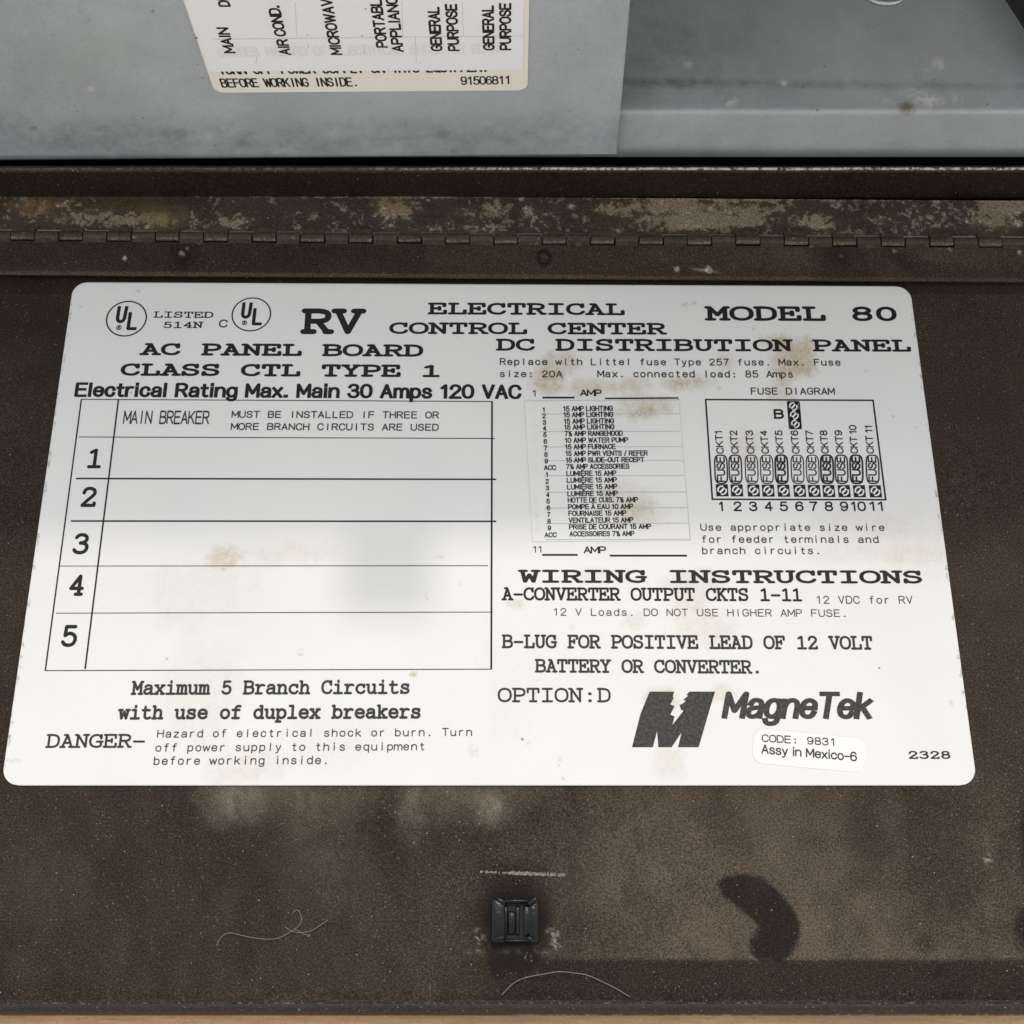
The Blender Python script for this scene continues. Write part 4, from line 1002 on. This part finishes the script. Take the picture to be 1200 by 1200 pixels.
T('B-LUG FOR POSITIVE LEAD OF 12 VOLT', 588.9, 758.4, 1022.7, 760.2, 13.6, SLAB, 1.3, lab, mat='ink_thin')
T('BATTERY OR CONVERTER.', 627.8, 786.9, 893.3, 788.4, 13.4, SLAB, 1.3, lab, mat='ink_thin')
T('OPTION:D', 583.8, 821.8, 715.8, 822, 14.6, SLAB, 1.15, lab, mat='ink_thin')
T('2328', 1064.8, 888.6, 1114.3, 888.6, 7.8, SLAB, 1.4, lab, stretch=1.6)
T('MagneTek', 849, 839.8, 1018, 840.4, 27, SANS, 1.5, lab, mono=False, gap=2.0, caps='square', slant=.24, stretch=1.3, mat='ink_logo')
# certification roundels
def roundel(cx, cy, rx, ry):
    z = ZL; c = P(cx, cy, z)
    ax = (P(cx + rx, cy, z) - c).x; ay = (P(cx, cy - ry, z) - P(cx, cy + ry, z)).y / 2
    polys = []
    for k in range(48):
        a, b = k * math.tau / 48, (k + 1) * math.tau / 48
        w = .93
        polys.append([(ax * math.cos(a), ay * math.sin(a)), (ax * math.cos(b), ay * math.sin(b)), (w * ax * math.cos(b), w * ay * math.sin(b)), (w * ax * math.cos(a), w * ay * math.sin(a))])
    polys_to_obj('roundel_ring', polys, c, Vector((1, 0, 0)), Vector((0, 1, 0)), Vector((0, 0, 1)), M['ink'], lab, 3e-5)
    def st_(name, pts, w, caps='square'):
        out = []
        for p in pts: ribbon([(x * ax, y * ay) for x, y in p], w * ax, caps, out)
        polys_to_obj(name, out, c, Vector((1, 0, 0)), Vector((0, 1, 0)), Vector((0, 0, 1)), M['ink'], lab, 4e-5)
    u = [(-.42, .62), (-.44, .0), (-.40, -.12), (-.28, -.18), (-.16, -.12), (-.10, .0), (-.06, .62)]
    st_('lettering', [u, [(.16, .28), (.14, -.56), (.48, -.56)]], .17)
    st_('registered_mark', [[(-.31 + .12 * math.cos(a), -.5 + .12 * math.sin(a)) for a in np.linspace(0, math.tau, 9)], [(-.34, -.57), (-.34, -.43), (-.28, -.44), (-.30, -.5), (-.27, -.57)]], .04, 'butt')
roundel(148.2, 373.4, 24, 21)
roundel(294.6, 368.4, 23.3, 20)
# circuit table
rule([(95.4, 468, 53.1, 786, 1.7), (138.8, 468.6, 99.8, 784, 1.9), (95, 468, 577, 470.6, 1.1), (576.6, 470, 575.7, 784.6, 2.1), (53, 786, 576, 784.2, 1.1),
      (92.5, 512.1, 580, 513.9, 1.1), (89, 560.8, 581.5, 561.8, 2.0), (82.9, 610.6, 581.5, 611, 2.0), (69.2, 663.4, 571.9, 663, 1.0), (65.7, 718.6, 577.7, 717.3, 1.0)], lab, name='table_lines')
# fuse list headings
T('1', 624.5, 464.2, 628, 464.2, 6.6, SANS, 1.3, lab, mono=False)
T('AMP', 680.5, 463.6, 704.5, 463.8, 6.6, SANS, 1.7, lab, pitch=7.6)
T('11', 625, 647.2, 634.8, 647.2, 6.8, SANS, 1.2, lab, mono=False, gap=2.6)
T('AMP', 684.7, 648, 709.6, 648, 7, SANS, 1.7, lab, pitch=7.6)
rule([(635.7, 466, 673.4, 466, 2.4), (709, 467, 794.6, 466.4, 2.0), (635.4, 650.3, 677, 650.3, 2.4), (714.6, 651.2, 805, 651.2, 2.4), (794.6, 466, 808.8, 633, .8)], lab, name='heading_lines')
# fuse diagram
rule([(826.7, 468.3, 1023.4, 469.2, 2.0), (1023, 468.6, 1038, 586.3, 2.0), (834, 585.1, 1038.6, 585.7, 2.0), (826.9, 467.5, 834.8, 586, 2.0)], lab, name='diagram_frame')
T('B', 908.3, 489.8, 917.8, 489.8, 9.2, SANS, 1.9, lab, caps='square')
def screw_icon(cx, cy, s):
    z = ZL; c = P(cx, cy, z); m = (P(cx + s, cy, z) - c).x; my = (P(cx, cy - s, z) - c).y
    sq = [[(-m / 2, -my / 2), (m / 2, -my / 2), (m / 2, my / 2), (-m / 2, my / 2)]]
    polys_to_obj('terminal_mark', sq, c, Vector((1, 0, 0)), Vector((0, 1, 0)), Vector((0, 0, 1)), M['ink'], lab, 3e-5)
    arcs = []
    for s0 in (1, -1):
        ribbon([(.34 * m * math.cos(a), .34 * my * math.sin(a)) for a in np.linspace(R(45 + 90 * (1 - s0) + 25), R(45 + 90 * (1 - s0) + 155), 7)], .13 * m, 'butt', arcs)
    ribbon([(-.2 * m, -.2 * my), (.2 * m, .2 * my)], .17 * m, 'butt', arcs)
    polys_to_obj('terminal_slot', arcs, c, Vector((1, 0, 0)), Vector((0, 1, 0)), Vector((0, 0, 1)), M['label'], lab, 6e-5)
for cy, cx in ((476.4, 929.6), (486.6, 930.8), (496.8, 932)): screw_icon(cx, cy, 12.5)
rule([(922.3, 471, 936.9, 471, 1.4), (922.7, 471, 925.2, 502, 1.6), (936.5, 471, 939, 502, 1.6), (924.6, 502, 939.4, 502, 1.6), (922.9, 481.4, 938.1, 481.4, 1.2), (923.6, 491.8, 938.8, 491.8, 1.2)], lab, name='terminal_frame')
xsq = (846.2, 863.5, 883.1, 900.2, 918.3, 937.1, 954.2, 971.2, 989.2, 1007.1, 1025.8)
xcp = (845, 861.8, 880.8, 898.6, 915.9, 934.6, 952.3, 969.2, 986.1, 1003.6, 1022.6)
xck = (843.4, 860.8, 879.3, 896.3, 913.8, 932.2, 949.6, 966.4, 983.8, 1000.6, 1019.2)
heavy = (1, 1, 0, 0, 2, 0, 0, 2, 1, 2, 1)
for i in range(11):
    screw_icon(xsq[i], 574.6 + .12 * i, 14.2)
    x = xcp[i]; w = 7.3
    lean = 1.2
    pts = []
    for k in range(25):
        a = k / 24 * math.tau
        sx = math.copysign(abs(math.cos(a)) ** .6, math.cos(a)); sy = math.copysign(abs(math.sin(a)) ** .42, math.sin(a))
        yy = 550 + sy * 16.6
        pts.append((x + w * sx + (yy - 550) / 33 * 1.2, yy))
    polys = []
    q = [P(a, b, ZL) for a, b in pts]
    ribbon([(v.x, v.y) for v in q], (.00028, .00036, .00044)[heavy[i]], 'butt', polys)
    polys_to_obj('fuse_outline', polys, Vector((0, 0, ZL)), Vector((1, 0, 0)), Vector((0, 1, 0)), Vector((0, 0, 1)), M['ink'], lab, 3e-5)
    TV('FUSE', x + 4.6, 564.2, x + 3.4, 536, 8.6, SANS, (1.35, 1.55, 1.9)[heavy[i]], lab, mono=False, gap=1.7, mat='ink')
    s = 'CKT%d' % (i + 1)
    TV(s if i < 9 else 'CKT %d' % (i + 1), xck[i] + 4.4, 531, xck[i] + 2.2, 505 if i < 9 else 499, 7.6, SANS, 1.45, lab, mono=False, gap=1.9, mat='ink')
    xn = (845.6, 864.6, 882.9, 901, 918.8, 937.1, 953.8, 971.7, 989.6, 1006.3, 1027.7)[i]
    hw = 3.9 if i < 9 else 7.8
    T(str(i + 1), xn - (hw if i else 2), 598.2, xn + (hw if i else 2), 598.2, 9.6, SANS, 1.5, lab, mono=False, gap=2.4)
# lightning M
mx = lambda p: [(570 + a / 4, 790 + b / 4) for a, b in p]
logo_l = [(765, 82), (880, 82), (874, 104), (878, 112), (862, 142), (882, 150), (862, 190), (882, 198), (872, 236), (884, 234), (940, 160), (1000, 330), (908, 275), (864, 343), (808, 343), (800, 268), (780, 343), (682, 343)]
parts = [[(765, 82), (880, 82), (874, 104), (878, 112), (862, 142), (740, 142)], [(740, 142), (862, 142), (882, 150), (862, 190), (721, 190)],
         [(721, 190), (862, 190), (882, 198), (872, 238), (800, 268), (780, 343), (682, 343)], [(800, 268), (872, 238), (925, 170), (1036, 200), (1010, 290), (914, 275), (868, 343), (806, 343)],
         [(952, 82), (1072, 82), (1052, 148), (914, 142), (936, 126), (922, 122), (945, 102), (938, 96)], [(905, 142), (1052, 146), (1036, 202), (924, 172), (912, 168)],
         [(925, 170), (1040, 188), (995, 343), (898, 343), (914, 275)]]
shape([mx(p) for p in parts], lab, mat='ink_logo', name='lightning_emblem')

# fuse list sticker
fq = [P(x, y, ZL + 1.3e-4) for x, y in ((614.5, 469.6), (795.5, 468.6), (809, 633.5), (624, 635))]
fs = grid_sheet('fuse_list_sticker', lambda v: (fq[0].lerp(fq[3], v), fq[1].lerp(fq[2], v)), 160, 150, {'stain': lambda a, b: stain(a, b) * .62, 'grime': lambda a, b: grime(a, b) * .7}, M['fuse_sticker'], door, thick=8e-5,
                dispz=lambda X, Y, px, py: 3e-5 * fbm(X * 300, Y * 300, 4))
ZF = ZL + 1.62e-4
cx5 = lambda x: 600 + x / 5.4545; cy5 = lambda y: 460 + y / 5.4545
rows = ((118, '1', '15 AMP LIGHTING', 642), (157, '2', '15 AMP LIGHTING', 645), (198, '3', '15 AMP LIGHTING', 650), (236, '4', '15 AMP LIGHTING', 652), (277, '5', '7\u00bd AMP RANGEHOOD', 705),
        (320, '6', '10 AMP WATER PUMP', 740), (362, '7', '15 AMP FURNACE', 660), (404, '8', '15 AMP PWR VENTS / REFER', 865), (446, '9', '15 AMP SLIDE-OUT RECEPT', 843), (488, 'ACC', '7\u00bd AMP ACCESSORIES', 748),
        (532, '1', 'LUMI\u00c8RE 15 AMP', 665), (575, '2', 'LUMI\u00c8RE 15 AMP', 668), (618, '3', 'LUMI\u00c8RE 15 AMP', 671), (661, '4', 'LUMI\u00c8RE 15 AMP', 675), (702, '5', 'HOTTE DE CUIS. 7\u00bd AMP', 803),
        (745, '6', 'POMPE \u00c0 EAU 10 AMP', 773), (787, '7', 'FOURNAISE 15 AMP', 728), (831, '8', 'VENTILATEUR 15 AMP', 773), (873, '9', 'PRISE DE COURANT 15 AMP', 887), (918, 'ACC', 'ACCESSOIRES 7\u00bd AMP', 780))
for i, (y, n, s, xr) in enumerate(rows):
    xl = 330 + 40 * i / 19
    T(s, cx5(xl), cy5(y), cx5(xr), cy5(y - 3), 5.2, SANS, 1.7, fs, z=ZF, mono=False, gap=2.3, space=4.0, caps='square', lift=2e-5)
    xc = 203 + 38 * i / 19
    if n == 'ACC': T(n, cx5(xc - 14 if i < 12 else xc - 30), cy5(y + 6), cx5(xc + 58 if i < 12 else xc + 42), cy5(y + 5), 4.9, SANS, 1.75, fs, z=ZF, mono=False, gap=2, caps='square', lift=2e-5)
    else: T(n, cx5(xc - (8 if n != '1' else 4)), cy5(y + 6), cx5(xc + (8 if n != '1' else 5)), cy5(y + 6), 4.9, SANS, 1.75, fs, z=ZF, caps='square', lift=2e-5, mono=False)
gl = []
for k, y in enumerate((135, 248, 346, 434, 530, 636, 737, 835, 938)):
    x1 = 1066 + (y - 135) * .09
    gl.append((cx5(185 + k * 4), cy5(y + 2), cx5(x1), cy5(y), 1.0))
rule(gl, fs, z=ZF, mat='ink_ghost', lift=1e-5, name='faint_lines')
for k, y in enumerate((118, 214, 330, 408, 500, 612, 705, 800, 895)):
    T(str(k + 2), cx5(133 + k * 1.5), cy5(y), cx5(155 + k * 1.5 + (12 if k == 8 else 0)), cy5(y), 6, SANS, 1.1, fs, z=ZF, mono=False, mat='ink_ghost2', lift=2e-5)

# code sticker
cs = sheet('code_sticker', [P(x, y, ZL + 5e-5) for x, y in ((880.5, 893.5), (1011.5, 906), (1015, 866.5), (884.5, 853.5))], .0030, Vector((0, 0, 1)), 1e-4, M['code_sticker'], door)
ZC = ZL + 1.6e-4
T('CODE: 9831', 893.4, 868.8, 978, 873.6, 7.8, SANS, 1.3, cs, z=ZC, pitch=7.8, lift=2e-5, mat='ink_thin')
T('Assy in Mexico-6', 893, 882.4, 1003.6, 891.6, 9.6, SANS, 1.35, cs, z=ZC, mono=False, gap=1.8, space=4, lift=2e-5, mat='ink_thin')

# ------------------------------------------------------------------ latch
lt = P(603, 1082)
def latch():
    s = 1 / (FPX / CAM_H) * 1.0                # metres per photo pixel here
    fx = lambda x: P(x, 1082).x; fy = lambda y: P(603, y).y
    bm = bmesh.new()
    h = .0022
    x0, x1, y0, y1 = fx(576), fx(631.5), fy(1105), fy(1053)
    add_box(bm, x0, x0 + .0029, y0, y1, 0, h, .0005)
    add_box(bm, x1 - .0022, x1, y0, y1, 0, h * .8, .0005)
    add_box(bm, x0 + .0027, x1 - .0021, y1 - .0010, y1 - .0001, 0, h * .95, .0004)
    add_box(bm, x0 + .0027, x1 - .0021, y0 + .0001, y0 + .0008, 0, h * .7, .0003)
    fr = from_bm('latch', bm, M['plastic'], door, smooth=45)
    bm = bmesh.new(); add_box(bm, x0 + .002, x1 - .001, y0 + .0006, y1 - .0006, .0002, .0005)
    from_bm('latch_bed', bm, M['void'], fr)
    for (xa, xb, hh) in ((591, 594.5, 1.05), (594.6, 604, .55), (604.2, 609, .75), (613, 621.5, 1.0)):
        bm = bmesh.new(); add_box(bm, fx(xa), fx(xb), fy(1096), fy(1062 if xa != 594.6 else 1068), .0004, h * hh, .00035)
        for v in bm.verts: v.co.z -= abs(v.co.y - fy(1079)) * .12
        from_bm('rib', bm, M['plastic'], fr, smooth=45)
    for (xa, ya, xb, yb) in ((578, 1102, 591, 1099), (618, 1099, 626, 1104), (583, 1054, 592, 1059), (619, 1060, 629, 1054)):
        bm = bmesh.new()
        p, q = P(xa, ya), P(xb, yb); d = (q - p).normalized(); n = Vector((-d.y, d.x, 0)) * .00045
        vs = [bm.verts.new(v) for v in (p - n, q - n, q + n, p + n)]
        f = bm.faces.new(vs); r_ = bmesh.ops.extrude_face_region(bm, geom=[f])
        for v in r_['geom']:
            if isinstance(v, bmesh.types.BMVert): v.co.z += h * 1.12
        bmesh.ops.recalc_face_normals(bm, faces=bm.faces); bevel_all(bm, .0002, 2)
        from_bm('clip', bm, M['plastic'], fr, smooth=45)
latch()

rs = np.random.default_rng(12)
polys = []
x = 559.0
while x < 661:
    w = rs.uniform(1.2, 3.2); hh = rs.uniform(.7, 1.8) if x < 596 else rs.uniform(1.9, 2.7)
    yc_ = 1021.6 + (x - 560) * .038 + rs.normal(0, .3)
    if rs.random() > (.30 if x < 596 else .06):
        q = [P(x, yc_ + hh, 0), P(x + w, yc_ + hh * .8, 0), P(x + w * .9, yc_ - hh, 0), P(x + .2, yc_ - hh * .7, 0)]
        polys.append([(v.x, v.y) for v in q])
    x += w * .92
polys_to_obj('scratch', polys, Vector((0, 0, 0)), Vector((1, 0, 0)), Vector((0, 1, 0)), Vector((0, 0, 1)), M['scrape'], door, 1.6e-4)
# ------------------------------------------------------------------ fibres lying on the door
def fibre(name, pts, r, label):
    o = tube(name, [P(x, y, z) for x, y, z in pts], r, M['lint'])
    tag(o, label, 'thread'); return o
a = .0006
f1 = fibre('thread', [(588, 1166, a), (600, 1152, a), (616, 1145, .0009), (640, 1141, .0014), (655, 1138, .0016), (672, 1140, .0016), (688, 1142, .0013), (705, 1150, a), (722, 1158, a), (738, 1168, a)], (.00008),
           'long pale hair curving over the door below the black latch')
f2 = tube('lint', [P(x, y, .0006) for x, y in ((254, 1108), (258, 1098), (268, 1092), (282, 1096), (302, 1100), (322, 1101), (334, 1096), (342, 1091), (352, 1084), (354, 1074), (350, 1067), (346, 1066), (343, 1070))], .00007, M['lint'])
tag(f2, 'small curled pale lint thread on the door left of the latch', 'lint')
for pts in (((334, 1086), (340, 1091), (350, 1093), (362, 1092), (372, 1087), (384, 1078)), ((345, 1089), (352, 1092), (358, 1096), (366, 1095), (360, 1098))):
    tube('strand', [P(x, y, .0007) for x, y in pts], .00006, M['lint'], f2)
